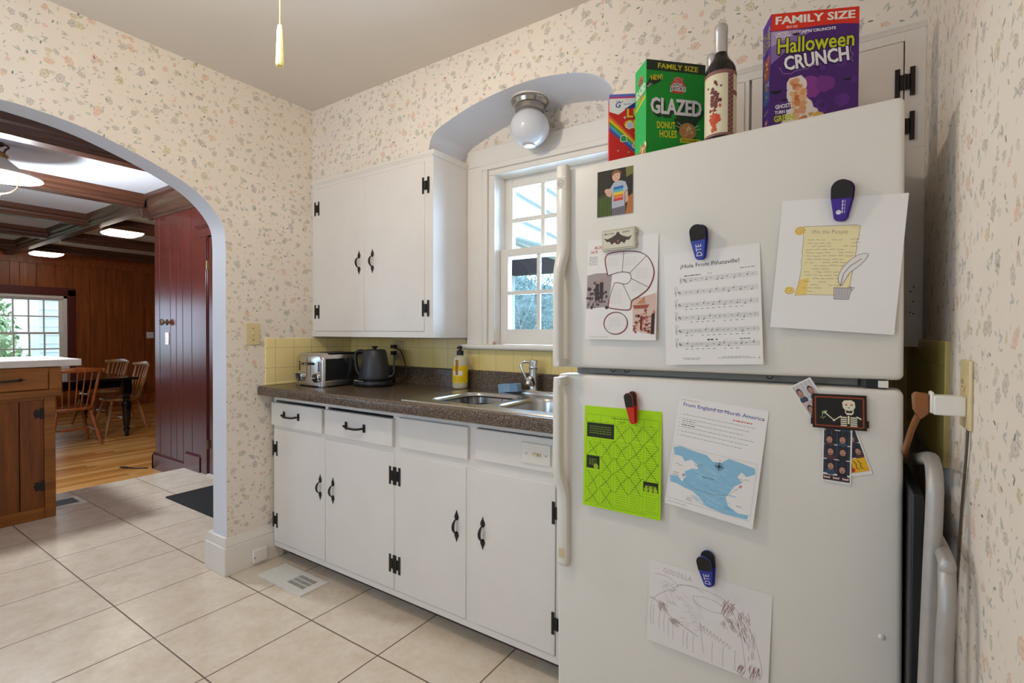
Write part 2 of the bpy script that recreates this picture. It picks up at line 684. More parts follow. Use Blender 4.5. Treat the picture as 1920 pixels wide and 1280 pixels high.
class Canvas:
    STEP = 2e-5

    def __init__(s, y0=0.):
        s.v, s.f, s.mi, s.mats, s.key, s.l, s.y0 = [], [], [], [], {}, 0, y0
        s.k = 0

    def mat(s, c):
        if c not in s.key:
            s.key[c] = len(s.mats)
            s.mats.append(ink(c) if isinstance(c, str) else c)
        return s.key[c]

    def raw(s, pts, faces, c, inc=1):
        o = len(s.v)
        y = s.y0 - s.l * s.STEP - s.k * 3e-6
        s.k += inc
        s.v += [(p[0], y, p[1]) for p in pts]
        k = s.mat(c)
        for f in faces:
            s.f.append([o + i for i in f])
            s.mi.append(k)

    def up(s):
        s.l += 1
        return s

    def poly(s, pts, c):
        s.raw(pts, [list(range(len(pts)))], c)

    def rect(s, x0, x1, z0, z1, c):
        s.raw([(x0, z0), (x1, z0), (x1, z1), (x0, z1)], [(0, 1, 2, 3)], c, 0)

    def ell(s, x, z, rx, rz, c, n=20, rot=0.):
        cr, sr = math.cos(rot), math.sin(rot)
        s.poly([(x + rx * math.cos(t) * cr - rz * math.sin(t) * sr, z + rx * math.cos(t) * sr + rz * math.sin(t) * cr)
                for t in (2 * math.pi * i / n for i in range(n))], c)

    def line(s, pts, wd, c, closed=False):
        if closed:
            pts = list(pts) + [pts[0], pts[1]]
        n = len(pts)
        L, Rr = [], []
        for i in range(n):
            a = pts[max(i - 1, 0)]
            b = pts[min(i + 1, n - 1)]
            dx, dz = b[0] - a[0], b[1] - a[1]
            q = math.hypot(dx, dz) or 1
            nx, nz = -dz / q * wd / 2, dx / q * wd / 2
            L.append((pts[i][0] + nx, pts[i][1] + nz))
            Rr.append((pts[i][0] - nx, pts[i][1] - nz))
        vs = L + Rr
        s.raw(vs, [(i, i + 1, n + i + 1, n + i) for i in range(n - 1)], c)

    def text(s, st, x, z, h, c, bold=0., width=None, rot=0., shear=0., arc=0.):
        """h: height of the lettering; width: fit to this width"""
        vs, fs, w0, h0 = text_mesh(st, bold, shear)
        k = h / h0
        kx = width / w0 if width else k
        cr, sr = math.cos(rot), math.sin(rot)
        out = []
        for a, b in vs:
            a, b = a * kx, b * k
            if arc:
                b -= arc * a * a
            out.append((x + a * cr - b * sr, z + a * sr + b * cr))
        s.raw(out, fs, c)
        return s

    def lines_of_text(s, x0, x1, z, h, c, seed=1):
        """a row of small type: word-long dashes"""
        rr = random.Random(seed)
        x = x0
        while x < x1:
            wd = rr.uniform(.003, .010)
            s.rect(x, min(x + wd, x1), z - h / 2, z + h / 2, c)
            x += wd + .0018

    def build(s, name, parent=None, M=None, sheet=None, thick=.0004, curl=None):
        """sheet: (x0,x1,z0,z1,colour) gives the paper its body"""
        if sheet:
            x0, x1, z0, z1, c = sheet
            o = len(s.v)
            k = s.mat(c)
            y = s.y0 + 6e-5
            s.v += [(x0, y, z0), (x1, y, z0), (x1, y, z1), (x0, y, z1), (x0, y + thick, z0), (x1, y + thick, z0), (x1, y + thick, z1), (x0, y + thick, z1)]
            for f in ((0, 1, 2, 3), (7, 6, 5, 4), (0, 4, 5, 1), (1, 5, 6, 2), (2, 6, 7, 3), (3, 7, 4, 0)):
                s.f.append([o + i for i in f])
                s.mi.append(k)
        me = bpy.data.meshes.new(name)
        me.from_pydata(s.v, [], s.f)
        for m in s.mats:
            me.materials.append(m)
        me.polygons.foreach_set('material_index', s.mi)
        me.update()
        o = bpy.data.objects.new(name, me)
        COL.objects.link(o)
        if parent is not None:
            o.parent = parent
        if M is not None:
            if parent is None:
                o.matrix_world = M
            else:
                o.matrix_basis = M
        return o


def rrect(x0, x1, y0, y1, r, z, n=6):
    out = []
    for cx, cy, a0 in ((x1 - r, y1 - r, 0), (x0 + r, y1 - r, 90), (x0 + r, y0 + r, 180), (x1 - r, y0 + r, 270)):
        for i in range(n + 1):
            a = R(a0 + 90 * i / n)
            out.append((cx + r * math.cos(a), cy + r * math.sin(a), z))
    return out


def arc2(cx, cy, rx, ry, a0, a1, n):
    return [(cx + rx * math.cos(R(a0 + (a1 - a0) * i / n)), cy + ry * math.sin(R(a0 + (a1 - a0) * i / n))) for i in range(n + 1)]


def bez(p0, p1, p2, p3, n=12):
    P = [Vector(p) for p in (p0, p1, p2, p3)]
    out = []
    for i in range(n + 1):
        t = i / n
        out.append(P[0] * (1 - t) ** 3 + P[1] * 3 * t * (1 - t) ** 2 + P[2] * 3 * t * t * (1 - t) + P[3] * t ** 3)
    return out

# ------------------------------------------------------------------ the room
XL, W, YS, YW, H = -2.5814, .1836, 1.716, 1.985, 2.4903
HD, ZD = 2.50, -.107       # dining ceiling and its sunken floor
XT = -2.716                # hall side of the arch wall


def catmull(P, n=5):
    out = []
    for i in range(len(P) - 1):
        a, b, c, d = P[max(i - 1, 0)], P[i], P[i + 1], P[min(i + 2, len(P) - 1)]
        for k in range(n):
            t = k / n
            out.append(tuple(.5 * (2 * b[q] + (c[q] - a[q]) * t + (2 * a[q] - 5 * b[q] + 4 * c[q] - d[q]) * t * t + (3 * b[q] - a[q] - 3 * c[q] + d[q]) * t ** 3) for q in range(len(b))))
    out.append(tuple(P[-1]))
    return out


# floors
m = MB().box(-4.95, W + .1, -1.6, 2.04, ZD - .1, 0)
struct(m.build('floor_kitchen', M_TILE, smooth=0), 'beige square ceramic tile floor of the kitchen and hall', 'floor')
m = MB().box(-10.95, -4.95, -1.6, 4.7, ZD - .1, ZD)
struct(m.build('floor_dining', M_PLANK, smooth=0), 'golden oak plank floor of the sunken dining room', 'floor')
# ceilings
m = MB().box(XT, W + .1, -1.6, 2.12, H, H + .1)
struct(m.build('ceiling_kitchen', M_CEIL, smooth=0), 'plain beige painted kitchen ceiling', 'ceiling')
m = MB().box(-10.95, XT, -1.6, 4.7, HD, HD + .1)
struct(m.build('ceiling_dining', paint('#d7dbe2', .8, 0, .01, name='pale_ceiling_paint'), smooth=0), 'white dining room ceiling behind the dark beams', 'ceiling')

# left wall with the arch
half = [(1.241, 1.58), (1.2405, 1.66), (1.232, 1.735), (1.197, 1.800), (1.138, 1.863), (1.07, 1.909), (.964, 1.958), (.865, 1.994), (.731, 2.034), (.62, 2.054), (.5, 2.063)]
arch = catmull(half, 4)
arch = arch + [(1.0 - y, z) for y, z in arch[-2::-1]]
out = [(2.05, 0), (2.05, 2.6), (-1.6, 2.6), (-1.6, 0), (-.241, 0)] + arch[::-1] + [(1.241, 0)]
m = MB()
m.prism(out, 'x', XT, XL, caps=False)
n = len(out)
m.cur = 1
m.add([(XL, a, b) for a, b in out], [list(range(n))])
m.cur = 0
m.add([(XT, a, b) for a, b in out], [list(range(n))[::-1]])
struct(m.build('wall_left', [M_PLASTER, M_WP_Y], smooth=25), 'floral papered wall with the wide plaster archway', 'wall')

# baseboard at the foot of the arch pier
m = MB()
m.box(-2.775, -2.566, 1.224, 1.53, 0, .142)
m.prism([(-2.768, .142), (-2.570, .142), (-2.572, .158), (-2.579, .170), (-2.580, .188), (-2.758, .188), (-2.759, .170), (-2.766, .158)], 'y', 1.231, 1.53)
struct(m.build('baseboard_left', M_TRIM, bevel=.003), 'tall white baseboard wrapping the foot of the arch pier', 'baseboard')

# back wall round the kitchen window
WX0, WX1, WZ0, WZ1 = -1.50, -.81, 1.162, 2.03
m = MB()
for x0, x1, z0, z1 in ((XT, WX0, 0, 2.6), (WX1, W + .1, 0, 2.6), (WX0, WX1, 0, WZ0), (WX0, WX1, WZ1, 2.6)):
    m.box(x0, x1, YW, 2.13, z0, z1)
struct(m.build('wall_back', M_WP_X, smooth=0), 'floral papered back wall behind the sink', 'wall')

# right wall and rear wall (behind the camera, with an opening added for soft fill light)
m = MB().box(W, W + .1, -1.6, 2.13, 0, 2.6)
struct(m.build('wall_right', M_WP_Y, smooth=0), 'floral papered wall right of the refrigerator', 'wall')
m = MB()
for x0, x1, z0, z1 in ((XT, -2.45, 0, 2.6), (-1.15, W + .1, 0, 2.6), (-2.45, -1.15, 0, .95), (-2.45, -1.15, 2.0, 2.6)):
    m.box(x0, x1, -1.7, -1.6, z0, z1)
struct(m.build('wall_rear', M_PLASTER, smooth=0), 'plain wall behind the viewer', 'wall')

# soffit with the arch over the sink
sa = catmull([(-1.663, 2.080), (-1.661, 2.106), (-1.651, 2.137), (-1.620, 2.171), (-1.511, 2.207), (-1.417, 2.232), (-1.298, 2.251), (-1.185, 2.261), (-1.079, 2.262), (-.978, 2.252), (-.883, 2.234), (-.819, 2.212), (-.770, 2.181), (-.738, 2.146), (-.727, 2.115), (-.727, 2.080)], 4)
out = [(XL, 2.0804)] + sa + [(W, 2.0804), (W, 2.56), (XL, 2.56)]
n = len(out)
m = MB()
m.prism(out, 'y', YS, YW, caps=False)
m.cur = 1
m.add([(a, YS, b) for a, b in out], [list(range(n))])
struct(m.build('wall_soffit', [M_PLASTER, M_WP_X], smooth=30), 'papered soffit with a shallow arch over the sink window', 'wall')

# yellow tile
m = MB()
m.prism([(XL, .93), (W, .93), (W, 1.200), (-.72, 1.200), (-.72, 1.137), (-1.655, 1.137), (-1.655, 1.187), (XL, 1.187)], 'y', YW - .009, YW + .002)
struct(m.build('trim_1', M_YT_X, smooth=0), 'yellow tiled backsplash above the counter', 'tile backsplash')
m = MB().box(XL - .002, XL + .008, 1.4365, YW, .937, 1.187)
m.box(XL - .002, XL + .012, 1.432, YW, .937, .9475)
struct(m.build('trim_2', M_YT_Y, bevel=.002), 'short run of yellow wall tile beside the toaster', 'tile backsplash')
m = MB().box(W - .009, W + .002, 1.295, YW, .95, 1.207)
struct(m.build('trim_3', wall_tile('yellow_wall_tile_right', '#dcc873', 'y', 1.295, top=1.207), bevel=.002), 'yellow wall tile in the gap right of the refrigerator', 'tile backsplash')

# ------------------------------------------------------------------ kitchen window
win = thing('window_1', 'white double-hung sash window over the sink', 'window', (-1.155, 2.05, WZ0))
win['kind'] = 'structure'
m = MB()
# casing: board, bead, inner board (left, right, head)
for sx in (1, -1):
    cx = -1.155

    def bx(a, b, y0, zt):
        a, b = (a, b) if sx == 1 else (2 * cx - b, 2 * cx - a)
        m.box(a, b, y0, YW + .001, WZ0, zt)
    bx(-1.634, -1.540, 1.966, 2.0615)
    bx(-1.538, -1.528, 1.960, 2.0335)
    bx(-1.526, -1.5005, 1.956, 2.0335)
    bx(-1.500, -1.463, 1.968, 2.0055)
m.box(-1.634, -.676, 1.9655, YW + .001, 2.062, 2.148)
m.box(-1.536, -.774, 1.956, YW + .001, 2.034, 2.060)
m.box(-1.500, -.81, 1.968, YW + .001, 2.006, 2.034)
m.build('window_casing', M_TRIM, win, bevel=.0025)
m = MB()
m.box(-1.50, -1.463, YW, 2.125, WZ0, 2.03)
m.box(-.847, -.81, YW, 2.125, WZ0, 2.03)
m.box(-1.463, -.847, YW, 2.125, 2.006, 2.03)
m.build('window_frame', M_TRIM, win, bevel=.002)
m = MB()
prof = [(2.01, 1.137), (1.944, 1.137), (1.936, 1.143), (1.934, 1.151), (1.939, 1.160), (1.948, 1.1635), (2.01, 1.1635)]
m.prism(prof, 'x', -1.664, -.646)
m.build('window_sill', M_TRIM, win, smooth=50)


def sash(x0, x1, z0, z1, y0, y1, stile, top, bot, cols, rows, mw, name, mat, root, axis='y', pane=True):
    m = MB()

    def b(a0, a1, c0, c1, d0=y0, d1=y1):
        if axis == 'y':
            m.box(a0, a1, d0, d1, c0, c1)
        else:
            m.box(d0, d1, a0, a1, c0, c1)
    b(x0, x0 + stile, z0, z1)
    b(x1 - stile, x1, z0, z1)
    b(x0 + stile, x1 - stile, z0, z0 + bot)
    b(x0 + stile, x1 - stile, z1 - top, z1)
    gx0, gx1, gz0, gz1 = x0 + stile, x1 - stile, z0 + bot, z1 - top
    ym = (y0 + y1) / 2
    for i in range(1, cols):
        c = gx0 + (gx1 - gx0) * i / cols
        b(c - mw / 2, c + mw / 2, gz0, gz1, ym - .008, ym + .006)
    for i in range(1, rows):
        c = gz0 + (gz1 - gz0) * i / rows
        b(gx0, gx1, c - mw / 2, c + mw / 2, ym - .007, ym + .0055)
    o = m.build(name, mat, root, bevel=.0015, seg=1)
    if pane:
        m = MB()
        yy = ym + .001
        if axis == 'y':
            m.box(gx0, gx1, yy - .0015, yy + .0015, gz0, gz1)
        else:
            m.box(yy - .0015, yy + .0015, gx0, gx1, gz0, gz1)
        m.build('pane', M_GLASS, o)
    return o


sash(-1.463, -.847, 1.598, 2.006, 2.062, 2.092, .045, .050, .03, 3, 2, .022, 'upper_sash', M_TRIM, win)
sash(-1.4625, -.8475, 1.164, 1.641, 2.022, 2.052, .046, .038, .075, 3, 2, .019, 'lower_sash', M_TRIM, win)

# ------------------------------------------------------------------ hall: dark panelled wall with a door
YP = 2.04
m = MB()
for x0, x1, z0, z1 in ((-5.58, -4.515, ZD - .1, 2.6), (-4.515, -3.645, 2.03, 2.6), (-3.645, XT, ZD - .1, 2.6)):
    m.box(x0, x1, YP + .012, YP + .15, z0, z1)
edges = [-5.60, -5.486, -5.258, -5.138, -5.01, -4.837, -4.64]
for a, b in zip(edges[:-1], edges[1:]):
    m.prism([(a + .006, YP), (b - .006, YP), (b - .002, YP + .007), (b - .001, YP + .014), (a + .002, YP + .014), (a + .002, YP + .007)], 'z', ZD - .05, 2.55)
e2 = [-4.64, -4.46, -4.28, -4.05, -3.9, -3.7, -3.5]
for a, b in zip(e2[:-1], e2[1:]):
    m.prism([(a + .003, YP), (b - .003, YP), (b - .001, YP + .004), (b - .001, YP + .014), (a + .001, YP + .014), (a + .001, YP + .004)], 'z', 2.13, 2.55)
e2 = [-3.55, -3.4, -3.2, -3.0, -2.85, XT]
for a, b in zip(e2[:-1], e2[1:]):
    m.prism([(a + .003, YP), (b - .003, YP), (b - .001, YP + .004), (b - .001, YP + .014), (a + .001, YP + .014), (a + .001, YP + .004)], 'z', -.02, 2.55)
# end of the panelling turns the corner into the dining room
m.box(-5.60, -5.45, YP + .006, 4.6, ZD - .1, 2.6)
WH = struct(m.build('wall_hall', M_PANEL, smooth=0), 'dark red wall of vertical boards beyond the arch', 'wall')
m = MB()
base = [(YP + .01, ZD - .02), (YP - .022, ZD - .02), (YP - .022, .030), (YP - .006, .048), (YP + .01, .048)]
m.prism(base, 'x', -5.622, -4.945)
m.prism([(y, z + .1) for y, z in base], 'x', -4.945, -4.66)
m.prism([(-5.61, ZD), (-5.622, ZD), (-5.622, .03), (-5.606, .048), (-5.59, .048), (-5.59, ZD)], 'y', YP - .022, 4.6)
struct(m.build('baseboard_hall', M_PANEL, smooth=0, bevel=.002), 'dark red baseboard that steps up beside the tile floor', 'baseboard')

door = thing('door_1', 'dark red wooden door in the panelled wall by the arch', 'door', (-4.08, YP, 0))
door['kind'] = 'structure'
m = MB()
for x0, x1 in ((-4.655, -4.515), (-3.645, -3.505)):
    s = 1 if x0 < -4 else -1
    m.box(x0, x1, YP - .014, YP + .02, 0, 2.03)
    a, b = (x1 - .03, x1 - .012) if s == 1 else (x0 + .012, x0 + .03)
    m.box(a, b, YP - .022, YP + .02, 0, 2.03)
m.box(-4.67, -3.49, YP - .018, YP + .02, 2.03, 2.10)
m.prism([(YP + .01, 2.10), (YP - .02, 2.10), (YP - .045, 2.125), (YP - .045, 2.135), (YP + .01, 2.135)], 'x', -4.69, -3.47)
m.build('door_casing', M_PANEL, door, bevel=.003)
m = MB().box(-4.508, -3.652, YP - .010, YP + .03, .018, 2.02)
for x0, x1, z0, z1 in ((-4.38, -4.13, .25, 1.0), (-4.03, -3.78, .25, 1.0), (-4.38, -4.13, 1.12, 1.88), (-4.03, -3.78, 1.12, 1.88)):
    m.box(x0, x1, YP - .016, YP - .004, z0, z1)
sl = m.build('door_slab', M_PANEL, door, bevel=.004)
for z in (.235, 1.75):
    m = MB().box(-4.516, -4.494, YP - .014, YP - .008, z, z + .062)
    m.lathe([(.006, z - .006), (.006, z + .068)], (-4.511, YP - .020, 0), 10)
    m.build('hinge', paint('#8f7a52', .4, .8, .08, name='aged_brass'), sl)
m = MB().box(-4.52, -3.64, YP - .03, YP + .10, .0005, .016)
m.build('threshold', M_TRIM, door, bevel=.003)

# crown over the panelling and the beams of the dining room ceiling
crown = [(YP + .01, 2.305), (YP - .012, 2.305), (YP - .018, 2.325), (YP - .030, 2.333), (YP - .034, 2.36), (YP - .060, 2.39), (YP - .085, 2.43), (YP - .092, 2.455), (YP - .118, 2.47), (YP - .122, HD + .005), (YP + .01, HD + .005)]
m = MB().prism(crown, 'x', -5.69, XT)
m.prism([(-5.60 + (YP - y) * -1, z) for y, z in crown], 'y', YP - .10, 4.6)
struct(m.build('trim_4', M_BEAM_X, smooth=30), 'dark crown moulding over the panelled hall wall', 'crown moulding')


def beam_prof(c, wd=.05, out_=.075):
    hw = wd
    P = [(-hw - out_, HD + .004), (-hw - out_ + .01, HD - .02), (-hw - out_ + .02, HD - .045), (-hw - .040, HD - .052), (-hw - .030, HD - .058), (-hw - .026, HD - .080), (-hw - .010, HD - .092), (-hw - .010, HD - .100), (-hw, HD - .112), (hw, HD - .112), (hw + .010, HD - .100), (hw + .010, HD - .092), (hw + .026, HD - .080), (hw + .030, HD - .058), (hw + .040, HD - .052), (hw + out_ - .02, HD - .045), (hw + out_ - .01, HD - .02), (hw + out_, HD + .004)]
    return [(c + a, z) for a, z in P]


m = MB().prism(beam_prof(2.015, .042), 'x', -10.78, -5.66)
struct(m.build('trim_5', M_BEAM_X, smooth=30), 'long dark ceiling beam running down the dining room', 'ceiling beam')
LB = ['first dark ceiling beam just beyond the arch', 'second dark ceiling beam meeting the panelled wall corner', 'third dark ceiling beam with the nearer flush light', 'fourth dark ceiling beam between the two flush lights', 'fifth dark ceiling beam with the farther flush light']
for i, bxx in enumerate((-4.24, -5.60, -7.07, -8.50, -9.95)):
    m = MB().prism([(a, z) for a, z in beam_prof(bxx, .055)], 'y', -1.6, 1.935 if i != 0 else 2.0)
    if i > 1:
        m.prism([(a, z) for a, z in beam_prof(bxx, .055)], 'y', 2.095, 4.6)
    struct(m.build('trim_%d' % (6 + i), M_BEAM, smooth=30), LB[i], 'ceiling beam')

# ------------------------------------------------------------------ dining room shell
XF = -10.8
DW = (.93, 2.705, .62, 1.80)   # far window opening
m = MB()
DV = (-1.0, .25)              # unseen opening added for the cool sheen on the hall panelling
for y0, y1, z0, z1 in ((-1.7, DV[0], ZD - .1, 2.6), (DV[1], DW[0], ZD - .1, 2.6), (DW[1], 4.7, ZD - .1, 2.6), (DW[0], DW[1], ZD - .1, DW[2]), (DW[0], DW[1], DW[3], 2.6), (DV[0], DV[1], ZD - .1, DW[2]), (DV[0], DV[1], DW[3], 2.6)):
    m.box(XF - .12, XF - .012, y0, y1, z0, z1)
rb = random.Random(3)
y = -1.6
while y < 4.6:
    b = min(y + rb.choice((.11, .15, .19, .22)), 4.6)
    for z0, z1 in (((ZD, DW[2]), (DW[3], 2.42)) if (y < DW[1] and b > DW[0]) or (y < DV[1] and b > DV[0]) else ((ZD, 2.42),)):
        m.prism([(XF, y + .004), (XF, b - .004), (XF - .005, b - .001), (XF - .014, b - .001), (XF - .014, y + .001), (XF - .005, y + .001)], 'z', z0, z1)
    y = b
m.box(XF - .01, XF + .022, DW[1] + .13, 4.6, ZD, ZD + .19)
m.box(XF - .01, XF + .03, -1.6, 4.6, 2.30, 2.51)
m.box(XF - .01, XF + .06, -1.6, 4.6, 2.40, 2.51)
struct(m.build('wall_far', M_PANEL_FAR, smooth=0), 'brown board wall at the far end of the dining room', 'wall')
m = MB()
for x0, x1, z0, z1 in ((-10.95, -6.2, -.2, 2.6), (-4.6, XT, -.2, 2.6), (-6.2, -4.6, -.2, .75), (-6.2, -4.6, 1.95, 2.6)):  # opening added in this unseen wall to let cool light in
    m.box(x0, x1, -1.7, -1.6, z0, z1)
struct(m.build('wall_dining_side', M_PANEL_FAR, smooth=0), 'board wall of the dining room out of view on the left', 'wall')
m = MB().box(-10.9, -5.45, 4.6, 4.7, -.2, 2.6)
struct(m.build('wall_dining_end', M_PANEL_FAR, smooth=0), 'board wall of the dining room hidden behind the panelling', 'wall')

dwin = thing('window_2', 'white grid sash window at the far end of the dining room', 'window', (XF, 1.8, DW[2]))
dwin['kind'] = 'structure'
m = MB()
m.box(XF - .1, XF + .005, DW[0], DW[0] + .05, DW[2], DW[3])
m.box(XF - .1, XF + .005, DW[1] - .05, DW[1], DW[2], DW[3])
m.box(XF - .1, XF + .005, DW[0], DW[1], DW[3] - .045, DW[3])
m.box(XF - .1, XF + .03, DW[0] - .02, DW[1] + .02, DW[2] - .03, DW[2] + .02)
m.build('window_frame', M_TRIM, dwin, bevel=.003)
m = MB()
for y0, y1, z0, z1 in ((DW[0] - .1, DW[0] - .002, DW[2] - .03, DW[3] + .1), (DW[1] + .002, DW[1] + .1, DW[2] - .03, DW[3] + .1), (DW[0] - .1, DW[1] + .1, DW[3] + .002, DW[3] + .13)):
    m.box(XF - .005, XF + .028, y0, y1, z0, z1)
m.build('window_casing', paint('#5a2420', .35, 0, .1, name='dark_red_casing'), dwin, bevel=.004)
sash(DW[0] + .05, DW[1] - .05, 1.17, DW[3] - .045, XF - .075, XF - .045, .045, .04, .03, 9, 2, .022, 'upper_sash', M_TRIM, dwin, 'x')
sash(DW[0] + .05, DW[1] - .05, DW[2] + .02, 1.205, XF - .04, XF - .01, .045, .03, .05, 9, 2, .022, 'lower_sash', M_TRIM, dwin, 'x')

# ------------------------------------------------------------------ cabinets


def h_hinge(m, x, z, y, left=True, right=True, h=.078):
    """black butterfly hinge: two upright leaves joined by a short barrel plate; front face at y"""
    bw = .0115
    if left:
        m.prism([(x - .0225, z - h / 2), (x - .0225 + bw, z - h / 2), (x - .0225 + bw, z + h / 2), (x - .0225, z + h / 2)], 'y', y - .0022, y)
        m.box(x - .013, x, y - .0022, y, z - h * .27, z + h * .27)
    if right:
        m.prism([(x + .0225 - bw, z - h / 2), (x + .0225, z - h / 2), (x + .0225, z + h / 2), (x + .0225 - bw, z + h / 2)], 'y', y - .0022, y)
        m.box(x, x + .013, y - .0022, y, z - h * .27, z + h * .27)
    m.lathe([(.0032, z - h * .27), (.0032, z + h * .27)], (x, y - .003, 0), 8)


def spade(cx, cz, y, up, s=1.):
    """spade-shaped back plate of a pull"""
    q = [(0, .036), (.0025, .027), (.009, .015), (.0105, .008), (.008, .001), (.0045, -.004), (-.0045, -.004), (-.008, .001), (-.0105, .008), (-.009, .015), (-.0025, .027)]
    return [(cx + a * s, cz + (b if up else -b) * s) for a, b in q]


def pull_mesh(x, z, y, h=.122):
    m = MB()
    zt, zb = z + h / 2 - .034, z - h / 2 + .034
    m.prism(spade(x, zt, y, True), 'y', y - .003, y)
    m.prism(spade(x, zb, y, False), 'y', y - .003, y)
    pts = bez((x, y - .002, zt + .002), (x, y - .030, zt - .004), (x, y - .030, zb + .004), (x, y - .002, zb - .002), 14)
    m.tube(pts, [.0032, .0034, .0042, .0052, .006, .0066, .007, .007, .007, .0066, .006, .0052, .0042, .0034, .0032], 10, True, .55)
    return m


def bail_mesh(x, z, y, w=.126):
    m = MB()
    for s in (-1, 1):
        c = x + s * w / 2
        m.box(c - .008, c + .008, y - .003, y, z - .018, z + .018)
        m.lathe([(.004, 0), (.004, .018)], (c, y, z), 8, 'y')
    pts = bez((x - w / 2, y - .016, z + .001), (x - w / 4, y - .024, z - .009), (x + w / 4, y - .024, z - .009), (x + w / 2, y - .016, z + .001), 12)
    m.tube(pts, .0052, 8)
    return m


YF = 1.4757
K = (YF - .004) / (YF - .018)


def cv(x, z):
    return x * K, 1.22 + (z - 1.22) * K


bc = thing('base_cabinet', 'long white base cabinet run under the dark counter', 'cabinet', (-1.6, 1.75, 0))
XE = -.716
m = MB()
m.box(XL + .018, XE, YF + .022, 1.96, .0715, .09)
m.box(XL + .018, XE, 1.945, 1.96, .09, .888)
m.box(XL + .018, XL + .034, YF + .022, 1.945, .09, .888)
m.box(XE - .016, XE, YF + .022, 1.945, .09, .888)
m.build('body', M_WHITE, bc)
m = MB()
FX = [(XL + .018, -2.545), (-2.118, -2.095), (-1.640, -1.600), (-1.228, -1.172), (-.826, XE)]
m.box(XL + .018, XE, YF, YF + .009, .858, .889)
m.box(XL + .018, XE, YF, YF + .021, .0715, .098)
m.box(XL + .018, XE, YF, YF + .021, .692, .742)
for a, b in FX:
    m.box(a, b, YF, YF + .021, .098, .692)
    m.box(a, b, YF, YF + .021, .742, .858)
m.box(-1.6, -1.228, YF + .006, YF + .021, .742, .858)
m.build('face_frame', M_WHITE, bc, bevel=.0015)
m = MB().box(XL + .02, XE, 1.56, 1.58, 0, .072)
m.build('toe_kick', paint('#4d4038', .7), bc)
# drawers
for x0, x1, hx, hz in ((-2.560, -2.124, -2.376, .789), (-2.101, -1.628, -1.872, .787)):
    m = MB().box(x0, x1, YF - .018, YF + .002, .726, .848)
    d = m.build('drawer', M_WHITE, bc, bevel=.003)
    bail_mesh(hx, hz, YF - .018).build('pull', M_IRON, d)
# false fronts under the sink
m = MB().box(-1.592, -1.212, YF - .013, YF + .002, .729, .857)
m.build('false_front', M_WHITE, bc, bevel=.003)
m = MB().box(-1.176, XE - .003, YF - .013, YF + .002, .737, .856)
ff = m.build('false_front', M_WHITE, bc, bevel=.003)
# doors (left edge, right edge, pull, hinge x)
YD = YF - .004
doors = [(-2.560, -2.117, -2.152, -2.558, False), (-2.112, -1.6305, -2.052, -1.6285, True), (-1.6265, -1.2265, -1.273, -1.6285, None), (-1.1735, -.73, -1.143, -.824, True)]
for i, (x0, x1, px, hx, hl) in enumerate(doors):
    z0, z1 = .101, .697
    if i == 0:
        z1 = .708
    m = MB().box(x0, x1, YD, YF + .016, z0, z1)
    if i == 3:
        m = MB().box(x0, -.828, YD, YF + .016, z0, z1)
    d = m.build('door', M_WHITE, bc, bevel=.0025)
    pz = cv(0, .466)[1]
    pull_mesh(px, pz, YD).build('pull', M_IRON, d)
    for hz in (cv(0, .605)[1], cv(0, .224)[1]):
        hh = MB()
        if i == 0:
            h_hinge(hh, -2.547, hz, YD)
        elif i == 1:
            h_hinge(hh, -1.6375, hz, YD)
        elif i == 2:
            h_hinge(hh, -1.612, hz, YD - .0012)
        else:
            h_hinge(hh, -.818, hz, YD)
        hh.build('hinge', M_IRON, d)

# painted-over rotary switch plate on the right false front
sp = thing('switch_plate', 'white painted switch plate on the cabinet front under the sink', 'switch', (-.90, YF - .013, .795))
m = MB().box(-.961, -.840, YF - .019, YF - .013, .760, .833)
m.build('plate', M_TRIM, sp, bevel=.002)
m = MB()
m.box(-.912, -.876, YF - .021, YF - .019, .790, .801)
m.box(-.900, -.888, YF - .028, YF - .019, .791, .799)
m.build('toggle', paint('#d9c9a6', .5), sp, bevel=.001)
for sx in (-.938, -.858):
    m = MB().lathe([(.003, 0), (.003, .0015)], (sx, YF - .019, .795), 10, 'y')
    m.build('screw', paint('#b9ad9a', .5), sp)

# upper cabinets
uc = thing('wall_cabinet', 'white double-door wall cabinet above the toaster', 'cabinet', (-2.11, YS, 1.1957))
m = MB().box(XL, -1.6352, YS + .018, YW - .001, 1.1957, 2.082)
m.build('body', M_WHITE, uc)
m = MB()
for a, b, z0, z1 in ((XL, -2.557, 1.1957, 2.07), (-1.690, -1.635, 1.1957, 2.07), (-2.557, -1.690, 2.040, 2.07), (-2.557, -1.690, 1.1957, 1.226), (-2.14, -2.11, 1.226, 2.04)):
    m.box(a, b, YS, YS + .02, z0, z1)
m.build('face_frame', M_WHITE, uc, bevel=.001)
m = MB()
pr_ = [(0, 2.058), (-.006, 2.060), (-.008, 2.066), (-.013, 2.072), (-.014, 2.084), (0, 2.084)]
m.prism([(YS + .004 + a, z) for a, z in pr_], 'x', XL, -1.623)
m.prism([(-1.637 - a, z) for a, z in pr_], 'y', YS - .010, YW - .001)
m.build('crown_moulding', M_TRIM, uc, smooth=30)
for x0, x1, px, hx in ((-2.5565, -2.1275, -2.166, -2.534), (-2.1235, -1.690, -2.060, -1.681)):
    m = MB().box(x0, x1, YS - .003, YS + .016, 1.2265, 2.039)
    d = m.build('door', M_WHITE, uc, bevel=.002)
    pull_mesh(px, 1.591, YS - .003).build('pull', M_IRON, d)
    for hz in (1.924, 1.337):
        hh = MB()
        h_hinge(hh, hx, hz, YS - .003)
        hh.build('hinge', M_IRON, d)

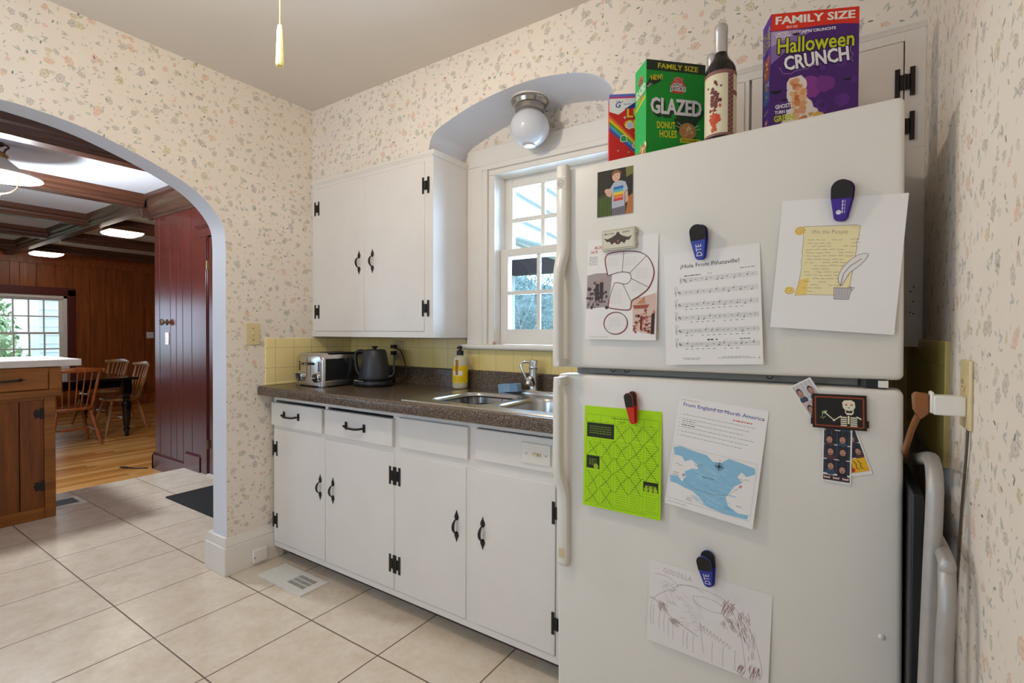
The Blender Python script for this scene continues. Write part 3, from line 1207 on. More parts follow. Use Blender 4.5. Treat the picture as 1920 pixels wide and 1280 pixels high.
ur = thing('wall_cabinet', 'white wall cabinet behind the cereal boxes above the refrigerator', 'cabinet', (-.26, YS, 1.72))
m = MB().box(-.722, W, YS + .018, YW - .001, 1.735, 2.082)
m.build('body', M_WHITE, ur)
m = MB()
for a, b, z0, z1 in ((-.722, -.69, 1.735, 2.07), (.137, W, 1.735, 2.07), (-.69, .137, 2.034, 2.07), (-.69, .137, 1.735, 1.745), (-.28, -.26, 1.745, 2.034)):
    m.box(a, b, YS, YS + .02, z0, z1)
m.box(.130, W, YS, YS + .02, 1.187, 1.735)
m.build('face_frame', M_WHITE, ur, bevel=.001)
m = MB()
m.prism([(YS + .004 + a, z) for a, z in pr_], 'x', -.734, W)
m.prism([(-.720 + a, z) for a, z in pr_], 'y', YS - .010, YW - .001)
m.build('crown_moulding', M_TRIM, ur, smooth=30)
for x0, x1, hx in ((-.689, -.273, -.68), (-.252, .134, .1375)):
    m = MB().box(x0, x1, YS - .003, YS + .016, 1.747, 2.032)
    d = m.build('door', M_WHITE, ur, bevel=.002)
    for hz in (1.918, 1.796):
        hh = MB()
        h_hinge(hh, hx, hz, YS - .003)
        hh.build('hinge', M_IRON, d)
for x, z in ((.163, 1.352), (.156, 1.340), (.163, 1.312), (.156, 1.282), (.163, 1.278)):
    pin = MB().lathe([(.002, 0), (.002, .001)], (x, YS, z), 8, 'y')
    pin.build('shelf_pin_hole', M_BLACK, ur)

# ------------------------------------------------------------------ counter and sink
SX0, SX1, SY0, SY1 = -1.560, -.738, 1.432, 1.955
ct = thing('countertop', 'dark speckled laminate counter with a raised back lip', 'countertop', (-1.5, 1.7, .889))
m = MB()
nose = [(1.485, .8892)] + [(1.40, .8892), (1.3955, .893)] + arc2(1.412, .921, .0165, .016, 180, 90, 6) + [(1.485, .937)]
m.prism(nose, 'x', XL, XE)
hx0, hx1, hy0, hy1 = SX0 + .02, SX1 - .02, SY0 + .028, SY1 - .02
m.box(XL, hx0, 1.485, 1.975, .8892, .937)
m.box(hx1, XE, 1.485, 1.975, .8892, .937)
m.box(hx0, hx1, hy1, 1.975, .8892, .937)
m.build('slab', M_LAM, ct, smooth=40)
m = MB()
lip = [(1.976, .936), (1.957, .936), (1.957, 1.024), (1.961, 1.030), (1.976, 1.030)]
m.prism(lip, 'x', XL + .009, XE)
m.build('back_lip', M_LAM, ct, smooth=30)

sk = thing('sink', 'double bowl stainless steel sink set in the counter', 'sink', ((SX0 + SX1) / 2, 1.70, .937))
B1 = (-1.470, -1.158, 1.488, 1.815)
B2 = (-1.118, -.815, 1.488, 1.815)


def sink_rim():
    bm = bmesh.new()
    es = []
    for (x0, x1, y0, y1), r in (((SX0, SX1, SY0, SY1), .03), (B1, .07), (B2, .07)):
        vs = [bm.verts.new(p) for p in rrect(x0, x1, y0, y1, r, .9425, 7)]
        es += [bm.edges.new((vs[i], vs[(i + 1) % len(vs)])) for i in range(len(vs))]
    bmesh.ops.triangle_fill(bm, edges=es, use_beauty=True)
    mb = MB()
    bm.verts.index_update()
    mb.add([v.co.copy() for v in bm.verts], [[v.index for v in f.verts] for f in bm.faces])
    bm.free()
    a = rrect(SX0, SX1, SY0, SY1, .03, .9425, 7)
    b = rrect(SX0 - .004, SX1 + .004, SY0 - .004, SY1 + .004, .033, .9375, 7)
    mb.loft([a, b])
    return mb


sink_rim().build('rim', M_STEEL, sk, smooth=30)
for (x0, x1, y0, y1) in (B1, B2):
    loops = []
    for t, dz in ((0, 0), (.003, -.002), (.007, -.007), (.010, -.02), (.018, -.15), (.03, -.172), (.06, -.182), (.12, -.185)):
        loops.append(rrect(x0 + t, x1 - t, y0 + t, y1 - t, max(.07 - t * .4, .03), .9425 + dz, 7))
    mb = MB().loft(loops, False, True)
    mb.lathe([(.04, .0), (.038, .003), (.02, .001)], ((x0 + x1) / 2, (y0 + y1) / 2 + .04, .7578), 20)
    mb.build('bowl', M_STEEL, sk, smooth=40, fixn=False)

# black wire basket inside the left bowl
bk = MB()
x0, x1, y0, y1 = B1[0] + .03, B1[1] - .03, B1[2] + .03, B1[3] - .03
for z in (.928, .885, .80):
    q = rrect(x0, x1, y0, y1, .05, z, 5)
    bk.tube(q + q[:2], .003 if z > .9 else .002, 6, False)
q = rrect(x0, x1, y0, y1, .05, 0, 7)
L = len(q)
for i in range(0, 44):
    t = i / 44 * L
    a = Vector(q[int(t) % L]).lerp(Vector(q[(int(t) + 1) % L]), t % 1)
    bk.tube([(a.x, a.y, .928), (a.x, a.y, .795)], .0017, 5)
for i in range(12):
    xx = x0 + .02 + (x1 - x0 - .04) * i / 11
    bk.tube([(xx, y0, .797), (xx, y1, .797)], .0017, 5)
wb = thing('dish_basket', 'black wire dish basket inside the left sink bowl', 'basket', ((x0 + x1) / 2, (y0 + y1) / 2, .795))
bk.build('wire_frame', M_BLACK, wb)
m = MB().box(x0 + .03, x1 - .03, y0 + .10, y1 - .01, .7975, .803)
m.loft([rrect(x0 + .06, x1 - .04, y0 + .16, y1 - .012, .02, .803), rrect(x0 + .05, x1 - .03, y0 + .15, y1 - .01, .02, .90)])
m.build('mat', paint('#1b1b1e', .6, 0, .1), wb)

# faucet
fc = thing('faucet', 'chrome single-lever faucet at the back of the sink', 'faucet', (-1.195, 1.915, .9425))
m = MB()
l0 = [(-1.12 + a * .15, 1.905 + b * .029) for a, b in ((math.cos(2 * math.pi * i / 32), math.sin(2 * math.pi * i / 32)) for i in range(32))]
m.loft([[(x, y, .9425) for x, y in l0], [(x, y, .950) for x, y in l0], [(-1.12 + (x + 1.12) * .9, 1.905 + (y - 1.905) * .8, .960) for x, y in l0]], False, True)
m.build('base_plate', M_STEEL, fc, smooth=40)
m = MB().lathe([(.026, .955), (.022, .965), (.0205, .975), (.0205, 1.055)], (-1.195, 1.915, 0), 20)
bd = m.build('body', M_STEEL, fc, smooth=40)
m = MB().lathe([(.0215, 1.055), (.023, 1.060), (.023, 1.068), (.0215, 1.071), (.0215, 1.090), (.018, 1.096), (.006, 1.098)], (-1.195, 1.915, 0), 20)
m.build('cap', M_CHROME, bd, smooth=40)
m = MB()
m.tube(catmull([(-1.205, 1.91, 1.083), (-1.228, 1.902, 1.088), (-1.246, 1.895, 1.083), (-1.249, 1.892, 1.066), (-1.236, 1.894, 1.035), (-1.223, 1.90, 1.0)], 4), [.006] * 10 + [.0065] * 11, 10)
m.build('lever', M_CHROME, fc, smooth=50)
m = MB()
m.tube(catmull([(-1.19, 1.90, .985), (-1.175, 1.87, 1.0), (-1.15, 1.82, 1.02), (-1.132, 1.775, 1.02), (-1.127, 1.76, 1.0)], 4), .0115, 12)
m.build('spout', M_CHROME, fc, smooth=50)

# sponge
sg = thing('sponge', 'pale blue ridged sponge standing behind the sink bowls', 'sponge', Matrix.Translation((-1.306, 1.885, .944)) @ Matrix.Rotation(R(-4), 4, 'Z') @ Matrix.Rotation(R(-6), 4, 'Y'))
m = MB()
out = [(-.056, .002), (.056, .002), (.057, .036), (.053, .040)]
k = 9
for i in range(k):
    x = .050 - i * .006
    out += [(x, .0405), (x - .002, .0375), (x - .004, .0375), (x - .005, .0405)]
out += [(-.052, .040), (-.057, .036)]
m.prism(out, 'y', -.016, .016)
for i in range(7):
    m.box(.012 + i * .006, .015 + i * .006, -.0175, -.0155, .004, .037)
m.build('foam', paint('#86a5c0', .9, 0, .1, 80, bump=.4), sg, world=False, smooth=0)

# soap bottle
sb = thing('soap_bottle', 'clear dish soap pump bottle with a yellow label and black pump', 'bottle', (-1.628, 1.905, .9375))
M_SOAP = paint('#cfc7a6', .18, 0, .03, name='cloudy_soap_plastic')
m = MB().lathe([(.030, 0), (.036, .004), (.039, .012), (.039, .148), (.037, .158), (.028, .164), (.016, .167), (.016, .172)], n=28)
m.build('bottle_body', M_SOAP, sb, world=False, smooth=40)


def wrap(m, r, a0, a1, z0, z1, n=14):
    vs, fs = [], []
    for i in range(n + 1):
        a = R(a0 + (a1 - a0) * i / n)
        vs += [(r * math.cos(a), r * math.sin(a), z0), (r * math.cos(a), r * math.sin(a), z1)]
    for i in range(n):
        fs.append((2 * i, 2 * i + 2, 2 * i + 3, 2 * i + 1))
    m.add(vs, fs)


m = MB()
wrap(m, .0393, -160, 40, .032, .118, 24)
m.cur = 1
wrap(m, .0395, -106, -32, .070, .092)
m.cur = 2
wrap(m, .0396, -86, -64, .072, .148)
m.cur = 3
for i in range(3):
    wrap(m, .0395, -98, -22, .044 + i * .007, .046 + i * .007)
m.build('label', [paint('#e8c400', .5, 0, .02), paint('#e9e4d8', .6, 0, 0), paint('#a8691c', .6, 0, .03), paint('#caa400', .6, 0, 0)], sb, world=False, fixn=False)
m = MB().lathe([(.0175, .170), (.0175, .192), (.012, .194), (.008, .195), (.008, .203), (.0105, .205), (.0105, .214), (.006, .217)], n=20)
m.tube([(0, 0, .210), (.006, -.018, .211), (.008, -.030, .207)], .0045, 8)
m.build('pump', M_BLACK, sb, world=False, smooth=40)

# little stone on the window sill
m = MB().ball((0, 0, 0), .009, 12, 8, 1, .8, .85)
o = m.build('pebble', paint('#c39a82', .6, 0, .15, 60), smooth=60)
o.location = (-1.446, 1.948, 1.1708)
tag(o, 'small pinkish pebble lying on the window sill', 'pebble')

# ------------------------------------------------------------------ toaster
to = thing('toaster', 'brushed steel four-slice toaster on the counter beside the yellow tile', 'toaster', (-2.342, 1.67, .937))
TX0, TX1, TY0, TY1, TZ = -2.462, -2.224, 1.535, 1.835, .937


def tprof(d, top):
    r = .042
    return [(TX0 + d, TZ + .028), (TX1 - d, TZ + .028)] + arc2(TX1 - d - r, top - r, r, r, 0, 90, 7) + arc2(TX0 + d + r, top - r, r, r, 90, 180, 7)


m = MB()
L = []
for y, d, top in ((TY0, .012, 1.100), (TY0 + .004, .004, 1.107), (TY0 + .012, 0, 1.111), (TY1 - .012, 0, 1.111), (TY1 - .004, .004, 1.107), (TY1, .012, 1.100)):
    L.append([(x, y, z) for x, z in tprof(d, top)])
m.loft(L, True, True)
m.build('body', M_STEEL, to, smooth=40)
m = MB()
m.loft([rrect(TX0 - .003, TX1 + .003, TY0 - .004, TY1 + .004, .02, z, 5) for z in (TZ + .006, TZ + .030)], True, True)
for x in (TX0 + .02, TX1 - .02):
    for y in (TY0 + .015, TY1 - .02):
        m.box(x - .02, x + .02, y - .015, y + .015, TZ, TZ + .008)
m.build('base', M_STEEL, to, bevel=.002)
m = MB()
for sx in (-.086, -.038, .038, .086):
    c = (TX0 + TX1) / 2 + sx
    m.box(c - .013, c + .013, TY0 + .05, TY1 - .04, 1.1095, 1.1118)
m.build('bread_slots', M_BLACK, to)
for sx, rot in ((-.072, 35), (.072, 90)):
    cx = (TX0 + TX1) / 2 + sx
    k = MB().lathe([(.025, -.001), (.025, .012), (.022, .014)], (cx, TY0, .986), 24, 'y')
    k.cur = 1
    k.lathe([(.0205, .010), (.0205, .017), (.018, .019)], (cx, TY0, .986), 24, 'y')
    k.cur = 0
    a = R(rot)
    dx, dz = math.sin(a) * .019, math.cos(a) * .019
    nx, nz = math.cos(a) * .0025, -math.sin(a) * .0025
    k.prism([(cx - dx - nx, .986 + dz - nz), (cx - dx + nx, .986 + dz + nz), (cx + dx + nx, .986 - dz + nz), (cx + dx - nx, .986 - dz - nz)], 'y', TY0 - .027, TY0 - .014)
    k.build('knob', [M_CHROME, M_BLACK], to, smooth=40)
    s = MB()
    for i in range(4):
        z = 1.062 - i * .0125
        s.lathe([(.007, 0), (.006, .003)], (cx + (.012 if sx > 0 else -.008), TY0 + .003, z), 10, 'y')
    s.build('buttons', M_BLACK, to)
cx = (TX0 + TX1) / 2
m = MB()
for sx in (-.016, .016):
    m.box(cx + sx - .0012, cx + sx + .0012, TY0 - .0006, TY0 + .004, .985, 1.082)
m.build('lever_slots', M_BLACK, to)
m = MB()
m.prism(arc2(cx - .030, 1.056, .008, .006, 90, 270, 6) + arc2(cx + .030, 1.056, .008, .006, -90, 90, 6), 'y', TY0 - .018, TY0 - .006)
m.cur = 1
m.box(cx - .012, cx + .014, TY0 - .0195, TY0 - .018, 1.0535, 1.0585)
m.box(cx - .020, cx - .012, TY0 - .008, TY0, 1.053, 1.058)
m.box(cx + .012, cx + .020, TY0 - .008, TY0, 1.053, 1.058)
m.build('lever', [M_BLACK, M_CHROME], to, bevel=.001)
# black panel on the side
m = MB()
out = [(TY0 + .016, TZ + .034), (TY0 + .125, TZ + .034)] + [(TY0 + .125 + .028 * math.sin(math.pi * i / 10), TZ + .034 + .112 * i / 10) for i in range(1, 10)] + [(TY0 + .125, TZ + .146), (TY0 + .016, TZ + .146)]
m.prism([(a, b) for a, b in out], 'x', TX1 - .001, TX1 + .0016)
m.build('side_panel', M_BLACK, to, bevel=.0008)
m = MB()
m.tube(catmull([(TX1 - .03, TY1 - .002, .955), (TX1 + .0, TY1 + .03, .942), (-2.20, 1.80, .9405), (-2.22, 1.93, .9405), (-2.16, 1.94, 1.0), (-2.155, 1.945, 1.085), (-2.166, 1.950, 1.098)], 6), .0032, 6)
m.box(-2.184, -2.158, 1.945, 1.974, 1.092, 1.114)
m.build('power_cord', M_BLACK, to, smooth=40)

# ------------------------------------------------------------------ kettle
kt = thing('kettle', 'matte dark grey electric gooseneck kettle on its black base', 'kettle', (-2.105, 1.765, .937))
KX, KY, KZ = -2.105, 1.765, .937
M_KET = paint('#3c3c40', .42, .35, .05, name='dark_grey_kettle_enamel')
m = MB().lathe([(.070, KZ + .034), (.079, KZ + .038), (.081, KZ + .052), (.076, KZ + .09), (.066, KZ + .145), (.059, KZ + .182), (.057, KZ + .186)], (KX, KY, 0), 32)
bd = m.build('body', M_KET, kt, smooth=40)
m = MB().lathe([(.0565, KZ + .185), (.055, KZ + .191), (.030, KZ + .194), (.009, KZ + .195), (.009, KZ + .199), (.017, KZ + .203), (.018, KZ + .208), (.010, KZ + .211)], (KX, KY, 0), 28)
m.build('lid', M_BLACK, bd, smooth=40)
d = Vector((-.93, -.36, 0)).normalized()
m = MB()


def kp(r, z, s=1):
    return (KX + d.x * r * s, KY + d.y * r * s, KZ + z)


m.tube(catmull([kp(.056, .178), kp(.085, .184), kp(.108, .172), kp(.112, .14), kp(.108, .10), kp(.100, .07), kp(.088, .055)], 5), [.0095] * 20 + [.010] * 6 + [.008] * 5, 10)
m.build('handle', M_BLACK, bd, smooth=50)
m = MB()
m.tube(catmull([kp(.070, .050, -1), kp(.098, .052, -1), kp(.112, .075, -1), kp(.112, .12, -1), kp(.122, .155, -1), kp(.142, .160, -1)], 5), [.008] * 6 + [.006] * 8 + [.0048] * 12, 10)
m.build('spout', M_KET, bd, smooth=50)
m = MB()
l0 = []
for i in range(40):
    a = 2 * math.pi * i / 40
    l0.append((.102 + .012 * (math.cos(2 * a)), a))
m.loft([[(KX + r * s * math.cos(a), KY - .012 + r * s * math.sin(a), KZ + z) for r, a in l0] for s, z in ((.93, .001), (.98, .006), (1, .018), (.97, .027), (.88, .031))], True, True)
m.lathe([(.066, KZ + .030), (.066, KZ + .036)], (KX, KY, 0), 28)
bs = m.build('base', M_BLACK, kt, smooth=40)
m = MB()
for i in range(5):
    a = R(-128 + i * 13)
    m.lathe([(.0065, 0), (.006, .0018)], (KX + .090 * math.cos(a), KY - .012 + .090 * math.sin(a), KZ + .0305), 12)
m.build('buttons', paint('#c9c6c0', .3, .6, 0), bs)
m = MB()
m.tube(catmull([(KX + .02, KY + .09, .945), (-2.06, 1.90, .9415), (-2.04, 1.93, 1.0), (-2.09, 1.945, 1.10), (-2.14, 1.95, 1.13), (-2.166, 1.955, 1.137)], 6), .0032, 6)
m.tube([(-2.135, 1.948, 1.128), (-2.05, 1.90, 1.117)], .0035, 6)
m.box(-2.186, -2.155, 1.945, 1.974, 1.129, 1.150)
m.build('power_cord', M_BLACK, kt, smooth=40)

# ------------------------------------------------------------------ outlets and switches
M_SLOT = paint('#4b4238', .6, 0, 0)


def plate(name, label, cat, c, axis, s, wdt, hgt, mat, kind):
    """c: centre on the wall, s: +1/-1 direction the plate faces along axis"""
    t = thing(name, label, cat, c)
    a = Matrix.Translation(c)
    if axis == 'x':
        a = a @ Matrix.Rotation(R(90 * s), 4, 'Z')
    elif s > 0:
        a = a @ Matrix.Rotation(R(180), 4, 'Z')
    m = MB(a).box(-wdt / 2, wdt / 2, -.006, .0005, -hgt / 2, hgt / 2)
    m.build('plate', mat, t, bevel=.003)
    if kind == 'toggle':
        m = MB(a).box(-.005, .005, -.0075, -.005, -.012, .012)
        m.box(-.004, .004, -.016, -.006, 0, .011)
        m.build('toggle', mat, t, bevel=.001)
        for z in (-.03, .03):
            m = MB(a).lathe([(.003, 0), (.003, .0012)], (0, -.006, z), 10, 'y')
            m.build('screw', M_SLOT, t)
    elif kind == 'outlet':
        for z in (-.02, .02):
            m = MB(a).prism([(x, z + q) for x, q in arc2(0, 0, .016, .0145, 0, 360, 20)[:-1]], 'y', -.0085, -.005)
            f = m.build('socket', mat, t)
            m = MB(a)
            for x in (-.006, .006):
                m.box(x - .001, x + .001, -.0089, -.0084, z - .002, z + .006)
            m.lathe([(.002, 0), (.002, .0004)], (0, -.0085, z - .007), 8, 'y')
            m.build('slots', M_SLOT, f)
    elif kind == 'rocker':
        for x in (-.025, .025) if wdt > .1 else (0,):
            m = MB(a).box(x - .016, x + .016, -.0085, -.005, -.033, .033)
            m.build('rocker', mat, t, bevel=.0015)
    return t


plate('light_switch', 'almond toggle light switch on the papered wall beside the arch', 'light switch', (XL, 1.3725, 1.209), 'x', 1, .072, .114, M_ALMOND, 'toggle')
plate('wall_outlet', 'beige double outlet on the yellow backsplash behind the kettle', 'outlet', (-2.148, YW - .009, 1.118), 'y', -1, .074, .114, paint('#c9b887', .4, 0, .02), 'outlet')
plate('light_switch', 'white switch plate on the dark red panelled wall', 'light switch', (-5.325, YP, 1.155), 'y', -1, .070, .114, M_WPLAST, 'toggle')
plate('light_switch', 'white double switch plate on the far brown board wall', 'light switch', (XF, 3.86, 1.155), 'x', 1, .115, .115, M_WPLAST, 'rocker')
op = plate('wall_outlet', 'almond outlet on the papered wall right of the refrigerator', 'outlet', (W, 1.122, 1.118), 'x', -1, .078, .118, M_ALMOND, 'outlet')

ap = thing('plug_adapter', 'white plug adapter sticking out of the outlet on the right', 'adapter', (W - .03, 1.12, 1.098))
m = MB().box(W - .050, W - .006, 1.098, 1.128, 1.081, 1.115)
m.box(W - .054, W - .048, 1.100, 1.126, 1.083, 1.121)
m.build('adapter_body', M_WPLAST, ap, bevel=.003)
pc = thing('power_plug', 'brown plug and drooping cord in the white adapter', 'plug', (W - .06, 1.12, 1.098))
M_BRN = paint('#8a5426', .45, 0, .08, name='brown_plastic')
m = MB()
m.prism([(W - .078, 1.112), (W - .074, 1.118), (W - .0545, 1.116), (W - .0545, 1.082), (W - .066, 1.070), (W - .076, 1.086)], 'y', 1.103, 1.127)
m.build('plug_body', M_BRN, pc, bevel=.003)
m = MB()
m.tube(catmull([(W - .068, 1.115, 1.078), (W - .074, 1.14, 1.05), (W - .077, 1.19, 1.01), (W - .074, 1.28, .97), (W - .066, 1.42, .945), (W - .062, 1.52, .80), (W - .062, 1.56, .55)], 6), .0055, 8)
m.build('cord', M_BRN, pc, smooth=50)
m = MB().tube(catmull([(W - .004, 1.10, 1.062), (W - .005, 1.10, 1.03), (W - .004, 1.12, .98), (W - .003, 1.15, .90), (W - .003, 1.2, .70)], 6), .0022, 6)
o = m.build('cable', paint('#5a5145', .6, 0, 0), smooth=50)
tag(o, 'thin dark cable hanging down the papered wall below the right outlet', 'cable')

jb = thing('junction_box', 'cream painted box on the baseboard by the arch', 'junction box', (-2.556, 1.393, .055))
m = MB().box(-2.567, -2.548, 1.357, 1.430, .018, .088)
m.build('box_cover', M_TRIM, jb, bevel=.005)
m = MB().box(-2.5485, -2.5475, 1.3605, 1.3645, .044, .054)
m.build('slot', M_SLOT, jb)

# ------------------------------------------------------------------ floor registers, mat
fv = thing('floor_register', 'white steel floor register on the tiles in front of the cabinets', 'floor register', (-2.268, 1.398, 0))
m = MB()
fr = [(-2.449, 1.322), (-2.086, 1.322), (-2.086, 1.470), (-2.449, 1.470)]
gx0, gx1, gy0, gy1 = -2.262, -2.128, 1.362, 1.446
for a in ((-2.449, gx0, 1.322, 1.470), (gx1, -2.086, 1.322, 1.470), (gx0, gx1, 1.322, gy0), (gx0, gx1, gy1, 1.470)):
    m.box(a[0], a[1], a[2], a[3], .0005, .007)
m.build('frame', M_WPLAST, fv)
m = MB().box(gx0, gx1, gy0, gy1, .0006, .0016)
m.build('opening', M_BLACK, fv)
m = MB()
for i in range(11):
    x = gx0 + (gx1 - gx0) * (i + .5) / 11
    m.box(x - .0019, x + .0019, gy0, gy1, .004, .0062)
for y in (gy0 + .028, gy0 + .056):
    m.box(gx0, gx1, y - .0022, y + .0022, .0035, .0066)
m.build('louvres', M_WPLAST, fv)
fv = thing('floor_register', 'small floor register in the tiles beside the wooden island', 'floor register', (-4.66, 1.15, 0))
m = MB()
for a in ((-4.76, -4.52, 1.02, 1.045), (-4.76, -4.52, 1.205, 1.235), (-4.76, -4.725, 1.045, 1.205), (-4.565, -4.52, 1.045, 1.205)):
    m.box(a[0], a[1], a[2], a[3], .0005, .005)
m.build('frame', M_WPLAST, fv)
m = MB().box(-4.725, -4.565, 1.045, 1.205, .0005, .003)
m.build('grille', paint('#565660', .5, .3, .1, 90), fv)

g = G('black_ribbed_rubber')
x, y, z = g.obj()
vo = g.new('ShaderNodeTexVoronoi')
g.set(vo.inputs['Vector'], g.vec(x, y, z))
vo.inputs['Scale'].default_value = 95
g.bump(vo.outputs['Distance'], .9, .003)
mm = g.done(g.ramp(vo.outputs['Distance'], [(.15, lin('#23232a')), (.5, lin('#0e0e12'))]), .75)
m = MB().prism(rrect_ := [(p[0], p[1]) for p in rrect(-4.168, -3.35, 1.578, 2.0, .008, 0, 3)], 'z', .0005, .009)
o = m.build('door_mat', mm, smooth=0)
tag(o, 'black ribbed rubber mat on the hall tiles by the door', 'mat')

cl = MB()
cl.tube(catmull([(-5.72, 1.93, ZD + .006), (-5.68, 1.97, ZD + .006), (-5.64, 1.99, ZD + .007)], 4), .006, 6)
cl.tube(catmull([(-5.90, 1.86, ZD + .006), (-5.82, 1.88, ZD + .012), (-5.72, 1.93, ZD + .006)], 4), [.012, .014, .016, .015, .013, .010, .008, .006, .006], 8, True, .5)
o = cl.build('cable', M_BLACK, smooth=50)
tag(o, 'short dark cable lying on the oak floor at the panelled corner', 'cable')

# door knob on the panelled wall
m = MB().lathe([(.028, 0), (.028, .004), (.012, .008), (.011, .022), (.026, .032), (.031, .044), (.027, .056), (.012, .062)], (-5.331, YP, 1.308), 20, 'y')
m.build('knob', paint('#9a8776', .3, .9, .05), WH, smooth=40)

# ------------------------------------------------------------------ globe light in the arch
gl = thing('globe_light', 'unlit frosted globe light in the arch over the sink', 'ceiling light', (-1.187, 1.860, 2.258))
m = MB().lathe([(.088, 2.262), (.088, 2.256)], (-1.187, 1.860, 0), 32)
m.build('ceiling_plate', M_TRIM, gl)
m = MB().lathe([(.085, 2.257), (.085, 2.251), (.080, 2.248), (.076, 2.238), (.074, 2.233), (.066, 2.230), (.065, 2.212), (.062, 2.209), (.064, 2.202), (.058, 2.2)], (-1.187, 1.860, 0), 32)
m.build('canopy', paint('#a9a39a', .22, 1, .06), gl, smooth=30)
g = G('frosted_glass')
gx = g.n
mg = g.done(lin('#dcdde2'), .18, 0, .5)
g.b.inputs['Subsurface Weight'].default_value = .3
g.b.inputs['Subsurface Radius'].default_value = (.03, .03, .03)
m = MB().lathe([(.052, 2.206)] + [(.088 * math.sin(R(a)), 2.138 + .081 * math.cos(R(a))) for a in range(38, 172, 7)] + [(.024, 2.0573), (.020, 2.0568)], (-1.187, 1.860, 0), 36)
m.build('globe', mg, gl, smooth=40)
m = MB().lathe([(.027, 2.0595), (.027, 2.0555), (.021, 2.0545)], (-1.187, 1.860, 0), 24)
m.build('globe_ring', paint('#c9bba8', .3, .3, 0), gl)

# ceiling lamp above the frame, with the pull chain that hangs into view
cl = thing('ceiling_lamp', 'ceiling lamp with a brass pull chain ending in a cream tassel', 'ceiling light', (-1.35, .70, H))
m = MB().lathe([(.09, H - .001), (.09, H - .03), (.03, H - .05), (.03, H - .12), (.10, H - .14), (.12, H - .20), (.12, H - .245), (.10, H - .25)], (-1.35, .70, 0), 28)
m.build('lamp_body', M_BRASS, cl, smooth=40)
m = MB()
z = 2.245
for i in range(58):
    m.ball((-1.3555, .80, z - i * .0026), .0019, 6, 4)
m.tube([(-1.3555, .80, 2.25), (-1.3555, .80, 2.094)], .0007, 5)
m.tube([(-1.3555, .80, 2.245), (-1.3555, .76, 2.26)], .002, 6)
m.build('pull_chain', paint('#d8b46a', .3, .8, 0), cl, smooth=60)
m = MB()
TXX, TYY = -1.3555, .80
m.ball((TXX, TYY, 2.088), .0068, 12, 8, 1, 1, 1.0)
for k in range(90):
    a = rnd.random() * 6.28
    r0 = .0058 * math.sqrt(rnd.random())
    r1 = r0 * 1.6 + .0008
    zb = 1.9755 + rnd.random() * .010 + (.012 if 1.2 < a < 1.7 else 0)
    m.tube([(TXX + r0 * math.cos(a), TYY + r0 * math.sin(a), 2.084), (TXX + (r0 + .0012) * math.cos(a), TYY + (r0 + .0012) * math.sin(a), 2.072), (TXX + r1 * math.cos(a), TYY + r1 * math.sin(a), zb)], .0016, 5)
m.tube([(TXX, TYY, 2.0835), (TXX, TYY, 2.080)], .0062, 12)
m.build('tassel', paint('#f4dc8e', .7, 0, .06, 40, name='cream_silk_tassel'), cl, smooth=60)

# ------------------------------------------------------------------ refrigerator (local: x across from its middle, y back, z up)
FM = Matrix.Translation((-.2733, 1.243, 1.2)) @ Matrix.Rotation(-.0266, 4, 'Z') @ Matrix.Rotation(-.0071, 4, 'Y') @ Matrix.Translation((0, 0, -1.2))
fr = thing('refrigerator', 'white top-freezer refrigerator covered with papers and magnets', 'refrigerator', FM)
m = MB().box(-.405, .355, .075, .66, .07, 1.678)
m.build('cabinet', M_FRIDGE, fr, bevel=.006, world=False)
m = MB().box(-.395, .345, .062, .078, .11, 1.675)
m.box(-.35, .30, .05, .078, 1.108, 1.125)
gs = m.build('door_gaskets', M_FRIDGE_SIDE, fr, world=False)
m = MB().box(-.395, .345, .03, .08, .0, .075)
m.build('kick_grille', paint('#8f8a82', .5), fr, world=False)
m = MB().box(.315, .350, .012, .07, 1.107, 1.125)
hg = m.build('door_hinge', M_BLACK, fr, world=False)
m = MB().box(.335, .352, .004, .05, 1.109, 1.123)
m.build('hinge_cap', M_WPLAST, hg, world=False)
for x in (-.265, -.225, .13):
    m = MB().tube([(x - .007, .03, 1.121), (x - .004, .028, 1.116), (x + .004, .028, 1.116), (x + .007, .03, 1.121)], .0015, 6)
    m.build('gasket_loop', M_BLACK, gs, world=False)


def fdoor(z0, z1, name):
    m = MB()
    r = .012
    L = []
    for y, ins in ((.060, 0), (.010, 0), (.004, .002), (.001, .005), (0, .010)):
        L.append([(p[0], y, p[1]) for p in rrect(-.4295 + ins, .3767 - ins, z0 + ins, z1 - ins, r, 0, 4)])
    m.loft(L, True, True)
    return m.build(name, M_FRIDGE, fr, world=False, smooth=40)


d1 = fdoor(1.1253, 1.6956, 'freezer_door')
d2 = fdoor(.10, 1.1053, 'lower_door')
# handles: a flat foot screwed to the door that bows outward into the grip


def handle(pts, name, parent):
    """pts: (z, depth of front face in front of door, left, right, thickness)"""
    L = []
    for z, out, a, b, th in pts:
        y1, y0 = -out, -out + th
        L.append([(a, y0, z), (a, y1 + .004, z), (a + .004, y1, z), (b - .004, y1, z), (b, y1 + .004, z), (b, y0, z)])
    m = MB()
    m.loft(L, True, True)
    return m.build(name, M_FRIDGE, parent, world=False, smooth=50)


